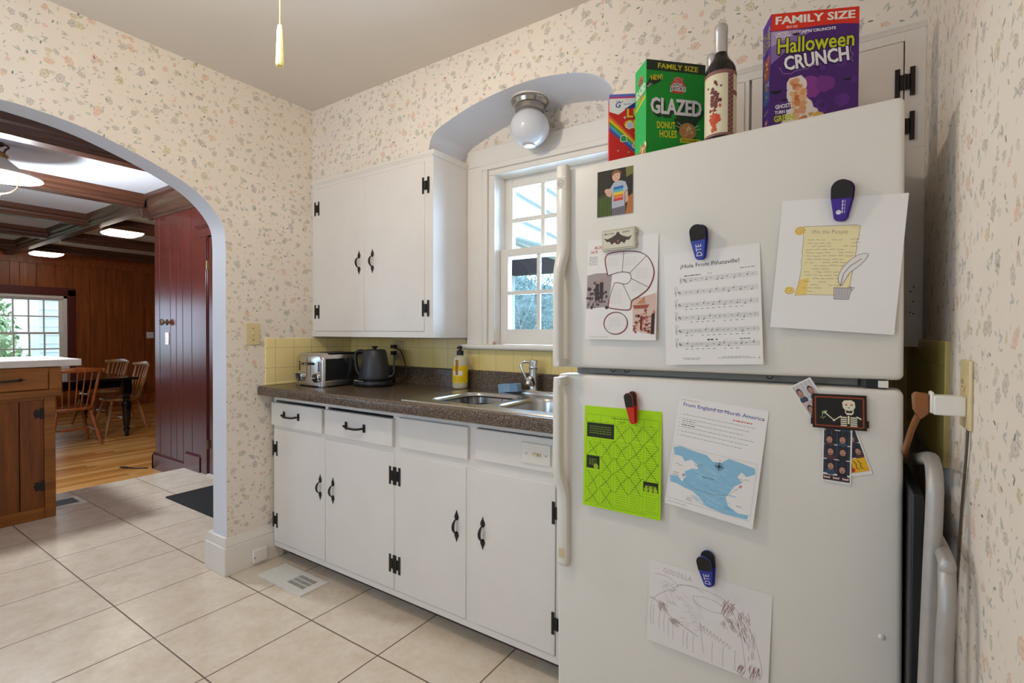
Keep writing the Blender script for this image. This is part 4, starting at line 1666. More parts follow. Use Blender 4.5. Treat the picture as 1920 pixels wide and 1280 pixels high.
hu = handle([(1.7045, .014, -.418, -.388, .014), (1.7035, .018, -.420, -.386, .018), (1.70, .020, -.4205, -.3855, .0205), (1.50, .020, -.4205, -.3855, .0205), (1.47, .021, -.4205, -.386, .021), (1.445, .026, -.420, -.388, .024), (1.42, .036, -.419, -.391, .026), (1.395, .044, -.418, -.393, .026), (1.36, .048, -.417, -.394, .026), (1.16, .048, -.417, -.394, .026), (1.128, .046, -.416, -.395, .025)], 'handle', d1)
m = MB().box(-.4295, -.4195, -.004, .02, 1.14, 1.690)
m.build('handle_trim', M_FRIDGE, d1, bevel=.002, world=False)
m = MB().box(-.416, -.394, -.047, .004, 1.1275, 1.150)
m.build('handle_bracket', M_FRIDGE, hu, bevel=.004, world=False)
c = Canvas(-.0206)
c.rect(-.417, -.390, 1.636, 1.670, '#d9d2c4')
c.up()
c.rect(-.4165, -.3905, 1.6675, 1.6695, '#f4f0e8')
c.line([(-.4035 + .0095 * math.cos(6.283 * i / 24), 1.651 + .0095 * math.sin(6.283 * i / 24)) for i in range(24)], .0018, '#8f8a80', True)
c.up()
c.text('GE', -.4035, 1.651, .008, '#8f8a80', .01, None, 0, .25)
c.build('badge', hu)

hl = handle([(1.098, .046, -.416, -.395, .025), (1.06, .048, -.417, -.394, .026), (.86, .048, -.417, -.394, .026), (.825, .045, -.4175, -.393, .026), (.80, .036, -.418, -.391, .026), (.775, .026, -.419, -.388, .024), (.752, .021, -.4195, -.386, .021), (.70, .020, -.420, -.3855, .0205), (.565, .020, -.420, -.3855, .0205), (.556, .019, -.416, -.389, .019), (.552, .014, -.410, -.394, .014)], 'handle', d2)
m = MB().box(-.416, -.392, -.045, .004, 1.074, 1.0985)
m.build('handle_bracket', M_FRIDGE, hl, bevel=.004, world=False)
m = MB().box(-.413, -.394, -.0208, -.0198, .578, .606)
m.build('handle_sticker', paint('#d8c39c', .5, 0, .03), hl, bevel=.0004, world=False)
m = MB().ball((.3427, -.001, .5985), .006, 14, 8, 1, .6, 1)
m.build('screw_cap', M_FRIDGE, d2, world=False, smooth=60)


# ------------------------------------------------------------------ papers on the refrigerator
def place(TL, TR, BR, BL, tilt=1.5, off=.0006):
    """matrix of a sheet from its four corners on the door (across, up); returns matrix, width, height"""
    TL, TR, BR, BL = (Vector(p) for p in (TL, TR, BR, BL))
    ctr = (TL + TR + BR + BL) / 4
    u = ((TR - TL) + (BR - BL)) / 2
    v = ((TL - BL) + (TR - BR)) / 2
    wd, ht = u.length, v.length
    ang = (math.atan2(u.y, u.x) + math.atan2(v.y, v.x) - math.pi / 2) / 2
    M = FM @ Matrix.Translation((ctr.x, -off, ctr.y)) @ Matrix.Rotation(-ang, 4, 'Y') @ Matrix.Translation((0, 0, ht / 2)) @ Matrix.Rotation(R(-tilt), 4, 'X') @ Matrix.Translation((0, -.0005, -ht / 2))
    return M, wd, ht


PAPER = '#efebe8'
GREY = '#9a9692'
DK = '#3a3836'

# photo of a child by a fence
M, wd, ht = place((-.2993, 1.6682), (-.1949, 1.6655), (-.1949, 1.5414), (-.2977, 1.5427), .4)
c = Canvas()
X0, Z0 = -wd / 2, -ht / 2


def U(x, z): return (X0 + x * wd, Z0 + z * ht)


def PL(pts, col): c.poly([U(*p) for p in pts], col)


PL([(0, 0), (1, 0), (1, 1), (0, 1)], '#2a2620')
c.up()
PL([(0, 0), (.42, 0), (.42, .46), (0, .40)], '#59702a')
PL([(.80, 0), (1, 0), (1, .42), (.88, .36)], '#b5713a')
PL([(.82, .78), (1, .84), (1, 1), (.80, 1)], '#7a7440')
c.up()
for i in range(9):
    PL([(i * .05, 0), (i * .05 + .018, 0), (i * .05 + .018, .42), (i * .05, .42)], '#26241c')
for i in range(7):
    PL([(.02 + i * .055, .45), (.035 + i * .055, .45), (.035 + i * .055, .97), (.02 + i * .055, .97)], '#4b443a')
PL([(0, .40), (.40, .49), (.40, .53), (0, .44)], '#4c4a30')
c.up()
PL([(.42, 0), (.80, 0), (.80, .19), (.42, .17)], '#6d6a70')
PL([(.36, .58), (.46, .70), (.56, .74), (.68, .73), (.80, .69), (.87, .52), (.78, .48), (.78, .18), (.42, .15), (.42, .50), (.38, .46)], '#b4b8c4')
PL([(.26, .46), (.38, .40), (.42, .50), (.34, .60), (.24, .56)], '#d9a68c')
PL([(.79, .48), (.86, .50), (.88, .28), (.80, .22)], '#d9a68c')
c.ell(*U(.27, .55), .06 * wd, .05 * ht, '#dcab92', 10)
PL([(.50, .72), (.60, .72), (.60, .80), (.50, .80)], '#d3a088')
c.up()
c.ell(*U(.54, .83), .115 * wd, .105 * ht, '#e0b097', 16)
c.up()
PL([(.41, .84), (.42, .93), (.50, .98), (.60, .97), (.68, .92), (.68, .84), (.62, .91), (.50, .90)], '#8a5a38')
for k, (q, col) in enumerate(((.60, '#2f6db0'), (.54, '#5fb0b8'), (.48, '#e2c13c'), (.42, '#e07a2a'), (.35, '#cf3f2a'))):
    PL([(.47, q - .05), (.74, q - .04), (.74, q + .02), (.47, q + .01)], col)
c.up()
for ex in (.50, .585):
    c.ell(*U(ex, .85), .014 * wd, .010 * ht, '#4a3224', 8)
PL([(.50, .79), (.58, .79), (.54, .775)], '#b5665a')
o = c.build('photo', None, M, (X0, -X0, Z0, -Z0, '#e9e6e0'))
tag(o, 'small colour photo of a child in a grey shirt beside a fence', 'photo')

# history poster with a question-mark path
M, wd, ht = place((-.329, 1.4812), (-.124, 1.4794), (-.1294, 1.2023), (-.3308, 1.2072), 2.2)
c = Canvas()
ox, oz = -.2283, 1.3425


def q(pts): return [(a - ox, b - oz) for a, b in pts]


c.text('AUGUST', -.262 - ox - .022, 1.458 - oz, .0095, '#c0392f', .02)
c.text('1619', -.309 - ox, 1.4465 - oz, .0085, '#c0392f', .02)
for i in range(6):
    c.lines_of_text(-.095, -.070, .090 - i * .0042, .0014, '#8c8580', i)
c.poly(q([(-.3285, 1.382), (-.30, 1.387), (-.253, 1.386), (-.256, 1.345), (-.263, 1.294), (-.3285, 1.289)]), '#a89a98')
c.poly(q([(-.1935, 1.315), (-.165, 1.318), (-.1278, 1.328), (-.1301, 1.220), (-.150, 1.222), (-.1885, 1.230)]), '#d9bcae')
c.up()
rr = random.Random(11)
for i in range(46):
    x, z = rr.uniform(-.327, -.266), rr.uniform(1.291, 1.335) + (.03 if rr.random() > .7 else 0)
    c.ell(x - ox, z - oz, rr.uniform(.002, .006), rr.uniform(.002, .006), rr.choice(['#4e4143', '#665759', '#7d6c6c', '#3d3336']), 7)
for x, z in ((-.297, 1.352), (-.284, 1.356)):
    c.poly([(x - ox - .006, z - oz - .04), (x - ox + .006, z - oz - .04), (x - ox + .006, z - oz + .006), (x - ox - .005, z - oz + .006)], '#43393c')
    c.ell(x - ox, z - oz + .010, .004, .005, '#b08f80', 9)
for i in range(70):
    x, z = rr.uniform(-.188, -.132), rr.uniform(1.225, 1.283)
    c.ell(x - ox, z - oz, rr.uniform(.0015, .005), rr.uniform(.0015, .005), rr.choice(['#8d3a34', '#b06a5a', '#5c2a2b', '#cf8d78', '#e3c4b4']), 7)
c.poly(q([(-.192, 1.296), (-.146, 1.298), (-.152, 1.288), (-.186, 1.287)]), '#a5553f')
c.poly(q([(-.180, 1.30), (-.160, 1.32), (-.158, 1.30)]), '#c98a6a')
c.poly(q([(-.170, 1.232), (-.164, 1.232), (-.164, 1.268), (-.170, 1.268)]), '#7c2f2a')
c.poly(q([(-.141, 1.221), (-.132, 1.221), (-.131, 1.275), (-.140, 1.273)]), '#3e2a2c')
c.up()
outer = catmull([(-.2659, 1.3785), (-.274, 1.410), (-.2745, 1.430), (-.262, 1.440), (-.2214, 1.4425), (-.185, 1.4385), (-.158, 1.4255), (-.142, 1.402), (-.137, 1.375), (-.150, 1.341), (-.176, 1.320), (-.195, 1.3085), (-.198, 1.2885), (-.212, 1.2845), (-.255, 1.2905), (-.2625, 1.296), (-.258, 1.320), (-.247, 1.3535), (-.238, 1.3585), (-.215, 1.3535), (-.202, 1.360), (-.1985, 1.371), (-.203, 1.382), (-.224, 1.3868), (-.245, 1.384)], 4)
red = [(a + .0016, b - .0012) for a, b in outer]
c.poly(q(outer), '#ebe6e2')
c.up()
c.line(q(red[:len(red) * 2 // 3]), .0016, '#b9402e')
c.up()
c.line(q(outer), .0017, '#2f2b2b', True)
c.line(q([(-.2214, 1.4425), (-.224, 1.3868)]), .0014, '#2f2b2b')
c.line(q([(-.1566, 1.4259), (-.203, 1.382)]), .0014, '#2f2b2b')
c.line(q([(-.1493, 1.3423), (-.1986, 1.368)]), .0014, '#2f2b2b')
c.line(q([(-.196, 1.306), (-.2214, 1.3545)]), .0014, '#2f2b2b')
dot = [(-.2395 + .034 * math.cos(6.283 * i / 36), 1.2495 + .0295 * math.sin(6.283 * i / 36)) for i in range(36)]
c.poly(q(dot), '#ebe6e2')
c.up()
c.line(q([(a + .0014, b - .001) for a, b in dot]), .0016, '#b9402e', True)
c.up()
c.line(q(dot), .0017, '#2f2b2b', True)
for (x, z, n_) in ((-.252, 1.425, 5), (-.200, 1.425, 5), (-.168, 1.392, 6), (-.178, 1.352, 4), (-.238, 1.338, 8), (-.240, 1.262, 5)):
    for i in range(n_):
        c.lines_of_text(x - ox - .017, x - ox + .015, z - oz - i * .005, .0006, '#b9b2ad', i + n_)
c.lines_of_text(-.09, -.03, -.131, .001, '#b5aca6', 4)
o = c.build('poster', None, M, (-wd / 2, wd / 2, -ht / 2, ht / 2, PAPER))
tag(o, 'white history handout with a question-mark path and sepia pictures', 'poster')

# sheet music
M, wd, ht = place((-.1114, 1.4234), (.1108, 1.4271), (.1248, 1.1512), (-.1001, 1.1413), 3.0)
c = Canvas()
c.text('\u00a1Hola From Pi\u00f1ataville!', -.002, .104, .0125, '#33302f', .006, .138)
c.lines_of_text(.068, .100, .0865, .0018, '#8f8b89', 77)
for i, dz in enumerate((.065, .034, .003, -.029, -.062, -.095)):
    z = dz
    for k in range(5):
        c.rect(-.078 if i else -.068, .105, z + k * .0024 - .0002, z + k * .0024 + .0002, '#8d8987')
    for xb in (-.03, .02, .066, .105):
        c.rect(xb - .0002, xb + .0002, z, z + .0096, '#8d8987')
    x = -.085 if i else -.072
    c.line([(x, z - .002), (x + .002, z - .003), (x + .001, z + .012), (x - .001, z + .006), (x + .003, z + .004), (x - .002, z + .002)], .0009, '#4a4745')
    c.text('#', x + .008, z + .007, .0055, '#4a4745')
    c.text('#', x + .0115, z + .0045, .0055, '#4a4745')
    if i:
        c.line([(-.083 + .0035 * math.cos(6.283 * t / 12), z + .0165 + .0035 * math.sin(6.283 * t / 12)) for t in range(12)], .0006, '#55524f', True)
    rq = random.Random(40 + i)
    xs = -.058
    while xs < .10:
        if rq.random() > (.45 if i < 2 else .25):
            zz = z + rq.choice((.0, .0024, .0048, .0072))
            c.ell(xs, zz, .0017, .0012, '#3a3735', 8, .4)
            c.rect(xs + .0013, xs + .0018, zz, zz + .0075, '#3a3735')
        else:
            c.rect(xs - .0018, xs + .0018, z + .0048, z + .006, '#3a3735')
        xs += rq.uniform(.010, .017)
    if i > 1:
        xs = -.062
        while xs < .09:
            if rq.random() > .35:
                c.lines_of_text(xs, xs + .006, z - .006, .0013, '#7d7977', int(xs * 999))
            xs += .013
c.lines_of_text(-.062, -.022, .0805, .0020, '#55524f', 78)
c.lines_of_text(-.006, .004, .0815, .0014, '#8f8b89', 79)
c.lines_of_text(-.010, .004, -.0795, .0030, '#3a3735', 81)
c.text('+', .012, -.0795, .0050, '#3a3735', .02)
c.lines_of_text(.064, .086, -.079, .0018, '#55524f', 80)
for x0, x1, z in ((-.07, -.025, -.1235), (-.065, -.028, -.1265), (.025, .085, -.121), (.015, .095, -.124)):
    c.lines_of_text(x0, x1, z, .0011, '#8d8987', int(x1 * 1e4))
c.text('8', .104, -.124, .0035, '#55524f')
o = c.build('sheet_music', None, M, (-wd / 2, wd / 2, -ht / 2, ht / 2, PAPER))
tag(o, 'printed sheet of music held by the blue clip on the freezer door', 'sheet of paper')

# scroll drawing
M, wd, ht = place((.1577, 1.519), (.3831, 1.4977), (.3604, 1.2168), (.1378, 1.2353), 2.2)
c = Canvas()
YEL, YE2 = '#f0e2b0', '#efce74'
sc = [(-.066, .082), (.030, .082), (.038, .080), (.0365, .055), (.034, .042), (.0355, .036), (.033, .0), (.030, -.045), (.029, -.066), (-.045, -.066), (-.070, -.069), (-.064, -.04), (-.062, -.006), (-.064, .008), (-.061, .018), (-.064, .024), (-.063, .05)]
c.poly(sc, YEL)
c.up()
c.poly([(-.070, -.069), (-.048, -.067), (-.046, -.030), (-.064, -.035)], YE2)
c.ell(-.072, .073, .0105, .0095, YE2)
c.ell(-.081, -.058, .010, .0085, YE2)
c.up()
for cx_, cz_, s in ((-.072, .073, 1), (-.081, -.058, -1)):
    sp_ = [(cx_ + .0095 * (1 - t / 26) * math.cos(t * .42), cz_ + .009 * (1 - t / 26) * math.sin(t * .42) * s) for t in range(24)]
    c.line(sp_, .0008, '#a9742a')
c.line(sc, .0007, '#6d6048', True)
c.text('We the People', -.016, .068, .0105, '#8d8064', -.01, .066, -.03)
rr = random.Random(5)
for i in range(17):
    z = .052 - i * .0069
    x = -.058 + rr.uniform(0, .004)
    while x < .028 - (.012 if i > 12 else 0):
        L = rr.uniform(.006, .016)
        if rr.random() > .3:
            c.line([(x, z + rr.uniform(-.001, .001)), (x + L / 2, z + rr.uniform(-.001, .001)), (x + L, z + rr.uniform(-.001, .001))], .0008, '#93876a')
        x += L + .003
c.up()
fe = catmull([(.013, -.046), (.008, -.030), (.012, -.012), (.022, .004), (.036, .017), (.050, .0225), (.056, .019), (.050, .006), (.040, -.006), (.028, -.017), (.022, -.030), (.014, -.046)], 4)
c.poly(fe, '#e9e4e0')
c.poly([(.002, -.050), (.034, -.050), (.030, -.074), (.004, -.074)], '#c2bcbc')
c.up()
c.line(fe, .0009, '#6c6664')
c.line([(.013, -.046), (.017, -.020), (.028, -.003), (.046, .011)], .0012, '#5c5654')
c.line([(.002, -.050), (.034, -.050), (.030, -.074), (.004, -.074)], .001, '#6c6664', True)
c.line([(.026, -.047), (.038, -.049), (.034, -.056)], .001, '#6c6664')
for i in range(5):
    c.line([(.007 + i * .005, -.052), (.007 + i * .0047, -.072)], .0006, '#958f8d')
o = c.build('drawing', None, M, (-wd / 2, wd / 2, -ht / 2, ht / 2, PAPER))
tag(o, 'child drawing of a yellow scroll with a quill and inkpot', 'drawing')

# green calendar
M, wd, ht = place((-.3444, 1.0183), (-.1138, 1.0216), (-.1177, .7378), (-.3311, .7481), 2.6)
c = Canvas()
GR, GD = '#aee000', '#5c7a10'
hw, hh = wd / 2, ht / 2
bx0, bx1, bz0, bz1 = -hw + .008, hw - .006, -hh + .012, hh - .024
for i in range(6):
    x = bx0 + (bx1 - bx0) * i / 5
    c.rect(x - .0003, x + .0003, bz0 + (0 if i in (0, 5) else 0), bz1, GD)
rows = [bz1, bz1 - .020, bz1 - .068, bz1 - .112, bz1 - .156, bz1 - .200, bz0]
for z in rows:
    c.rect(bx0, bx1, z - .0003, z + .0003, GD)
cw = (bx1 - bx0) / 5
for i in range(5):
    if i == 2:
        c.text('OCTOBER', bx0 + cw * 2.5, bz1 - .013, .0036, '#3b520a', .012)
    c.lines_of_text(bx0 + cw * (i + .5) - .006, bx0 + cw * (i + .5) + .004, bz1 - .017, .0014, '#4b650c', 90 + i)
    for r in range(1, 6):
        nl = 6
        for k in range(nl):
            c.lines_of_text(bx0 + cw * i + .006, bx0 + cw * (i + 1) - .006, rows[r] - .006 - k * .006, .0011, '#6c8b16', r * 50 + i * 9 + k)
c.lines_of_text(-.030, .030, bz1 - .005, .0020, '#3b520a', 97)
c.lines_of_text(bx0 + .03, bx1 - .03, -hh + .007, .0012, GD, 3)
c.up()
rr = random.Random(9)


def dark(x0, x1, z0, z1, s):
    c.rect(x0, x1, z0, z1, '#1d2408')
    c.up()
    for k in range(4):
        c.lines_of_text(x0 + .008, x1 - .008, z1 - .010 - k * (z1 - z0 - .016) / 4, .0016, '#86a81a', s + k)


dark(bx0 + .001, bx0 + 2 * cw - .001, rows[2] + .006, rows[1] - .002, 2)
dark(bx0 + .001, bx0 + cw - .001, rows[4] + .008, rows[3] - .001, 8)
c.ell(bx0 + cw * .68, rows[4] + .022, .006, .010, '#30380f')
c.ell(bx0 + cw * .72, rows[4] + .014, .007, .008, '#9bbb2a')
dark(bx0 + 4 * cw + .001, bx1 - .001, rows[5] + .014, rows[4] - .004, 20)
c.up()
for k, (px_, pz_) in enumerate(((.2, .3), (.5, .22), (.8, .3))):
    c.rect(bx0 + cw * (4 + px_) - .005, bx0 + cw * (4 + px_) + .005, rows[5] + .014, rows[5] + .024, '#a6cc10')
    c.ell(bx0 + cw * (4 + px_), rows[5] + .027, .003, .003, '#a6cc10', 8)
c.up()


def cross(i, r):
    x0, x1, z0, z1 = bx0 + cw * i + .003, bx0 + cw * (i + 1) - .002, rows[r + 1] - .002, rows[r] - .002
    j = lambda: rr.uniform(-.004, .004)
    c.line([(x0 + j(), z1 + j()), ((x0 + x1) / 2 + j() / 2, (z0 + z1) / 2 + j() / 2), (x1 + j(), z0 + j())], .0009, '#20260a')
    c.line([(x1 + j(), z1 + j()), ((x0 + x1) / 2 + j() / 2, (z0 + z1) / 2 + j() / 2), (x0 + j(), z0 + j())], .0009, '#20260a')


for i, r in ((2, 1), (3, 1), (4, 1), (0, 2), (1, 2), (2, 2), (3, 2), (4, 2), (1, 3), (2, 3), (3, 3), (4, 3), (0, 4), (1, 4), (2, 4), (3, 4), (0, 5), (1, 5)):
    cross(i, r)
o = c.build('calendar', None, M, (-hw, hw, -hh, hh, GR))
tag(o, 'bright green calendar sheet with crossed-out days', 'calendar')

# map worksheet
M, wd, ht = place((-.0715, 1.0643), (.1328, 1.0454), (.101, .7683), (-.1039, .7955), 3.2)
c = Canvas()
hw, hh = wd / 2, ht / 2
c.lines_of_text(-hw + .006, -hw + .05, hh - .009, .0011, '#8d8987', 3)
c.text('From England to North America', .004, hh - .0215, .0115, '#3f5ba6', .012, .186)
c.lines_of_text(.030, .072, hh - .036, .0026, '#c2574c', 98)
for i in range(6):
    z = hh - .045 - i * .0105
    c.text('%d.' % (i + 1), -hw + .010, z, .0032, '#6f6b69')
    c.lines_of_text(-hw + .016, hw - .022 - (i % 3) * .012, z, .0011, '#8d8987', 60 + i)
    if i in (1, 2):
        c.lines_of_text(-hw + .016, -hw + .050, z - .005, .0013 if i == 1 else .002, '#55524f', 80 + i)
mx0, mx1, mz0, mz1 = -hw + .004, hw - .008, -hh + .016, .012
c.rect(mx0, mx1, mz0, mz1, '#efeae6')
c.up()
BL = '#8fc0dc'


def mp(pts): return [(mx0 + (mx1 - mx0) * a, mz0 + (mz1 - mz0) * b) for a, b in pts]


c.poly(mp([(.02, .82), (0, .95), (.08, 1.0), (.25, .97), (.42, .95), (.50, .86), (.60, .88), (.68, .98), (.80, .96), (.98, .92), (.99, .82), (.90, .74), (.84, .80), (.80, .70), (.86, .62), (.78, .52), (.74, .40), (.70, .30), (.74, .16), (.86, .08), (.98, .10), (.97, .02), (.70, .0), (.48, .04), (.40, .16), (.30, .24), (.20, .26), (.10, .30), (.02, .30), (.0, .42), (.10, .44), (.16, .36), (.20, .46), (.18, .56), (.26, .64), (.34, .66), (.32, .74), (.24, .80), (.16, .74), (.12, .82)]), BL)
c.up()
for k in range(60):
    a, b = rr.uniform(.28, .72), rr.uniform(.08, .80)
    L_ = rr.uniform(.05, .16)
    c.line(mp([(a, b), (a + L_, b - L_ * .25 + rr.uniform(-.03, .03))]), rr.uniform(.0008, .002), rr.choice(['#6fa9d2', '#a8d2e6', '#9ccbe2', '#7fb6d8', '#b4d8dc']))
c.up()
c.line(mp([(0, 0), (1, 0), (1, 1), (0, 1)]), .0006, '#b3aeab', True)
for (a, b, t_) in ((.07, .50, 'NORTH'), (.07, .455, 'AMERICA'), (.28, .10, 'SOUTH'), (.28, .06, 'AMERICA'), (.86, .20, 'AFRICA')):
    p = mp([(a, b)])[0]
    c.text(t_, p[0], p[1], .0027, '#6a6664')
p = mp([(.47, .55)])[0]
c.text('Atlantic Ocean', p[0], p[1], .0034, '#44556a', .01)
for (a, b) in ((.58, .80),):
    p = mp([(a, b)])[0]
    for k in range(8):
        L_ = .013 if k % 2 == 0 else .008
        an = k * math.pi / 4
        c.poly([(p[0] + L_ * math.cos(an), p[1] + L_ * math.sin(an)), (p[0] + .0025 * math.cos(an + .6), p[1] + .0025 * math.sin(an + .6)), (p[0], p[1]), (p[0] + .0025 * math.cos(an - .6), p[1] + .0025 * math.sin(an - .6))], '#3c4248')
    c.line([(p[0] + .0085 * math.cos(6.283 * t / 24), p[1] + .0085 * math.sin(6.283 * t / 24)) for t in range(24)], .0008, '#3c4248', True)
    c.text('N', p[0], p[1] + .0155, .003, '#3c4248')
for (a, b, col) in ((.17, .49, '#6a5aa8'), (.85, .55, '#c85a5a')):
    p = mp([(a, b)])[0]
    for an in (.3, 1.8):
        c.line([(p[0] - .004 * math.cos(an), p[1] - .004 * math.sin(an)), (p[0] + .004 * math.cos(an), p[1] + .004 * math.sin(an))], .0016, col)
c.line(mp([(.17, .46), (.20, .38), (.30, .30), (.55, .28), (.72, .34), (.80, .46), (.84, .54)]), .0005, '#55606c')
for (a, b) in ((.05, .66), (.10, .64), (.30, .70), (.34, .74), (.82, .66), (.88, .68)):
    q_ = mp([(a, b), (a + .03, b + .02), (a + .05, b - .01)])
    c.line(q_, .0007, '#6a6664')
c.lines_of_text(-hw + .006, -hw + .055, -hh + .008, .001, '#a09b98', 9)
o = c.build('worksheet', None, M, (-hw, hw, -hh, hh, PAPER))
tag(o, 'map worksheet with a blue coloured ocean and a compass rose', 'worksheet')

# dark magnetic strip across the worksheet title
M, wd, ht = place((-.0745, 1.0470), (.0455, 1.0355), (.0440, 1.0185), (-.0760, 1.0300), 0, .0016)
c = Canvas()
c.poly([(-wd / 2, 0), (-wd / 2 + .012, -ht / 2), (wd / 2, -ht / 2), (wd / 2, ht / 2), (-wd / 2 + .012, ht / 2)], '#6e5f58')
c.up()
c.rect(-wd / 2 + .012, -wd / 2 + .025, -ht / 2, ht / 2, '#3b3230')
c.rect(wd / 2 - .019, wd / 2 - .006, -ht / 2 + .001, ht / 2 - .002, '#3b3230')
c.rect(wd / 2 - .026, wd / 2 - .022, -.004, .004, '#c9beb8')
c.up()
c.ell(-wd / 2 + .016, .003, .004, .003, '#b8aaa4', 7)
c.ell(-wd / 2 + .022, -.002, .002, .002, '#b8aaa4', 7)
c.ell(-.012, 0, .0022, .0022, '#bfb2ac', 9)
c.ell(wd / 2 - .012, 0, .003, .003, '#7b706c', 9)
o = c.build('magnet_strip', None, M, (-wd / 2 + .012, wd / 2, -ht / 2, ht / 2, '#57494a'), .0012)
tag(o, 'narrow dark magnetic strip across the title of the map worksheet', 'magnet')

# pencil sketch, the lower sheet
M, wd, ht = place((-.1475, .6336), (.1427, .6251), (.1322, .4166), (-.1546, .4251), 2.0)
c = Canvas()
hw, hh = wd / 2, ht / 2
PB, PR, PGY = '#a8968f', '#9a716a', '#bfb5b1'
c.text('GODZILLA', -.072, hh - .020, .0115, '#b09f9b', -.012, .072, -.03)
rr = random.Random(21)


def hatch(cx, cz, w_, h_, n_, ang, col, wdt=.0008):
    for i in range(n_):
        x, z = cx + rr.uniform(-w_, w_), cz + rr.uniform(-h_, h_)
        L_ = rr.uniform(.006, .018)
        c.line([(x - L_ / 2 * math.cos(ang), z - L_ / 2 * math.sin(ang)), (x + L_ / 2 * math.cos(ang + rr.uniform(-.1, .1)), z + L_ / 2 * math.sin(ang))], wdt, col)


def stroke(pts, col=PB, wdt=.0009):
    c.line(catmull(pts, 4), wdt, col)


stroke([(-.13, .070), (-.10, .072), (-.075, .062), (-.070, .055), (-.066, .062), (-.03, .066), (-.005, .060)])
stroke([(-.135, -.005), (-.12, .018), (-.09, .040), (-.06, .062), (-.02, .068), (.03, .062), (.07, .045), (.10, .01), (.118, -.03), (.130, -.075), (.126, -.098)])
stroke([(-.03, .045), (0, .050), (.03, .046), (.045, .030), (.02, .022), (-.015, .026), (-.03, .036), (-.03, .045)])
stroke([(.045, .055), (.062, .036), (.078, .0), (.088, -.04), (.095, -.085), (.09, -.099)])
stroke([(-.139, .004), (-.128, .006), (-.105, -.012), (-.08, -.028), (-.04, -.042), (-.015, -.05)], PR, .0012)
stroke([(-.012, -.012), (-.006, -.050), (0, -.085)], PB)
for i in range(9):
    x = -.01 + i * .008
    c.line([(x, -.018 - i * .003), (x + .004, -.036 - i * .002), (x + .008, -.020 - i * .003)], .0009, PR)
for x, z0, z1 in ((-.135, -.01, -.06), (-.128, -.01, -.062), (-.112, -.012, -.068), (-.10, -.02, -.072), (-.088, -.03, -.078), (-.076, -.03, -.08), (-.05, -.046, -.088), (-.04, -.05, -.09), (-.025, -.05, -.094), (.02, -.05, -.10), (.045, -.05, -.10), (.072, -.05, -.097)):
    c.line([(x, z0), (x - .001, (z0 + z1) / 2), (x + .001, z1)], .0008, PB)
hatch(.052, .042, .014, .014, 34, 1.2, PR)
hatch(.088, .01, .014, .03, 40, 1.9, PR)
hatch(.105, -.03, .008, .03, 24, 1.7, PGY)
hatch(.115, -.085, .012, .012, 30, 1.4, PR)
hatch(.085, -.09, .006, .010, 18, 1.2, PR)
hatch(.055, .005, .016, .014, 26, 2.2, PB)
hatch(-.06, .02, .05, .02, 34, 2.5, PGY, .0005)
hatch(-.09, .045, .02, .012, 20, .5, PGY, .0006)
hatch(-.03, -.02, .03, .02, 24, .2, PGY, .0005)
hatch(-.105, -.006, .012, .008, 16, 2.2, PR)
hatch(-.07, -.035, .012, .006, 16, 2.3, PB)
o = c.build('drawing', None, M, (-hw, hw, -hh, hh, '#e9e2de'))
tag(o, 'pencil drawing of scribbled arches low on the refrigerator door', 'drawing')

# photo booth strips under the skeleton magnet


def booth(name, label, M, wd, ht, cells, seed, foot):
    c = Canvas()
    rr = random.Random(seed)
    n_ = len(cells)
    fh = .016 if foot else .004
    ch = (ht - fh - .004) / n_
    for i, bgc in enumerate(cells):
        z1 = ht / 2 - .003 - i * ch
        z0 = z1 - ch + .002
        c.rect(-wd / 2 + .003, wd / 2 - .003, z0, z1, bgc)
        c.up()
        if bgc != '#e8b21e':
            for k in range(5):
                x = -wd / 2 + .006 + k * (wd - .012) / 4
                c.rect(x - .001, x + .001, z0, z1, '#3c404c' if bgc.startswith('#2') else '#bdb7ba')
            c.up()
            for s in (-1, 1):
                x = s * wd * .21 + rr.uniform(-.003, .003)
                zz = z0 + ch * .38 + rr.uniform(-.003, .004)
                c.ell(x, zz - ch * .36, wd * .17, ch * .22, rr.choice(['#20222c', '#55343a', '#394a5c']), 14)
                c.ell(x, zz + .002, wd * .125, ch * .27, '#2b211d', 14)
                c.up()
                c.ell(x, zz, wd * .10, ch * .22, '#b98a78', 14)
                c.up()
                c.ell(x - .002, zz + .002, .0007, .0006, '#2a1c18', 6)
                c.ell(x + .002, zz + .002, .0007, .0006, '#2a1c18', 6)
                c.ell(x, zz - .0035, .0022, .0012, '#7d3a36', 8)
        else:
            for q_ in (-.008, 0, .008):
                c.line([(q_ - .003, z1 - .004), (q_ + .001, z1 - .010), (q_ - .001, z0 + .008), (q_ + .004, z0 + .006)], .0014, '#2a1d08')
            c.ell(-.010, z0 + .006, .006, .005, '#c23420', 10)
        c.up()
    if foot:
        z0 = -ht / 2 + .004
        c.rect(-wd / 2 + .003, wd / 2 - .003, z0, z0 + .011, '#3a2c2e')
        c.up()
        for k in range(3):
            x = -wd / 2 + .010 + k * (wd - .020) / 2
            for s in (-1, 1):
                c.poly([(x, z0 + .0055), (x + s * .006, z0 + .009), (x + s * .005, z0 + .003)], '#e2b7b4')
            c.ell(x, z0 + .0055, .0018, .0018, '#f0d6d2', 8)
    o = c.build(name, None, M, (-wd / 2, wd / 2, -ht / 2, ht / 2, '#ece8e4'))
    return tag(o, label, 'photo strip', 'photo booth strips under the skeleton magnet')


def at(a, z, off, rot=0., tilt=0.):
    return FM @ Matrix.Translation((a, -off, z)) @ Matrix.Rotation(R(-rot), 4, 'Y') @ Matrix.Rotation(R(-tilt), 4, 'X')


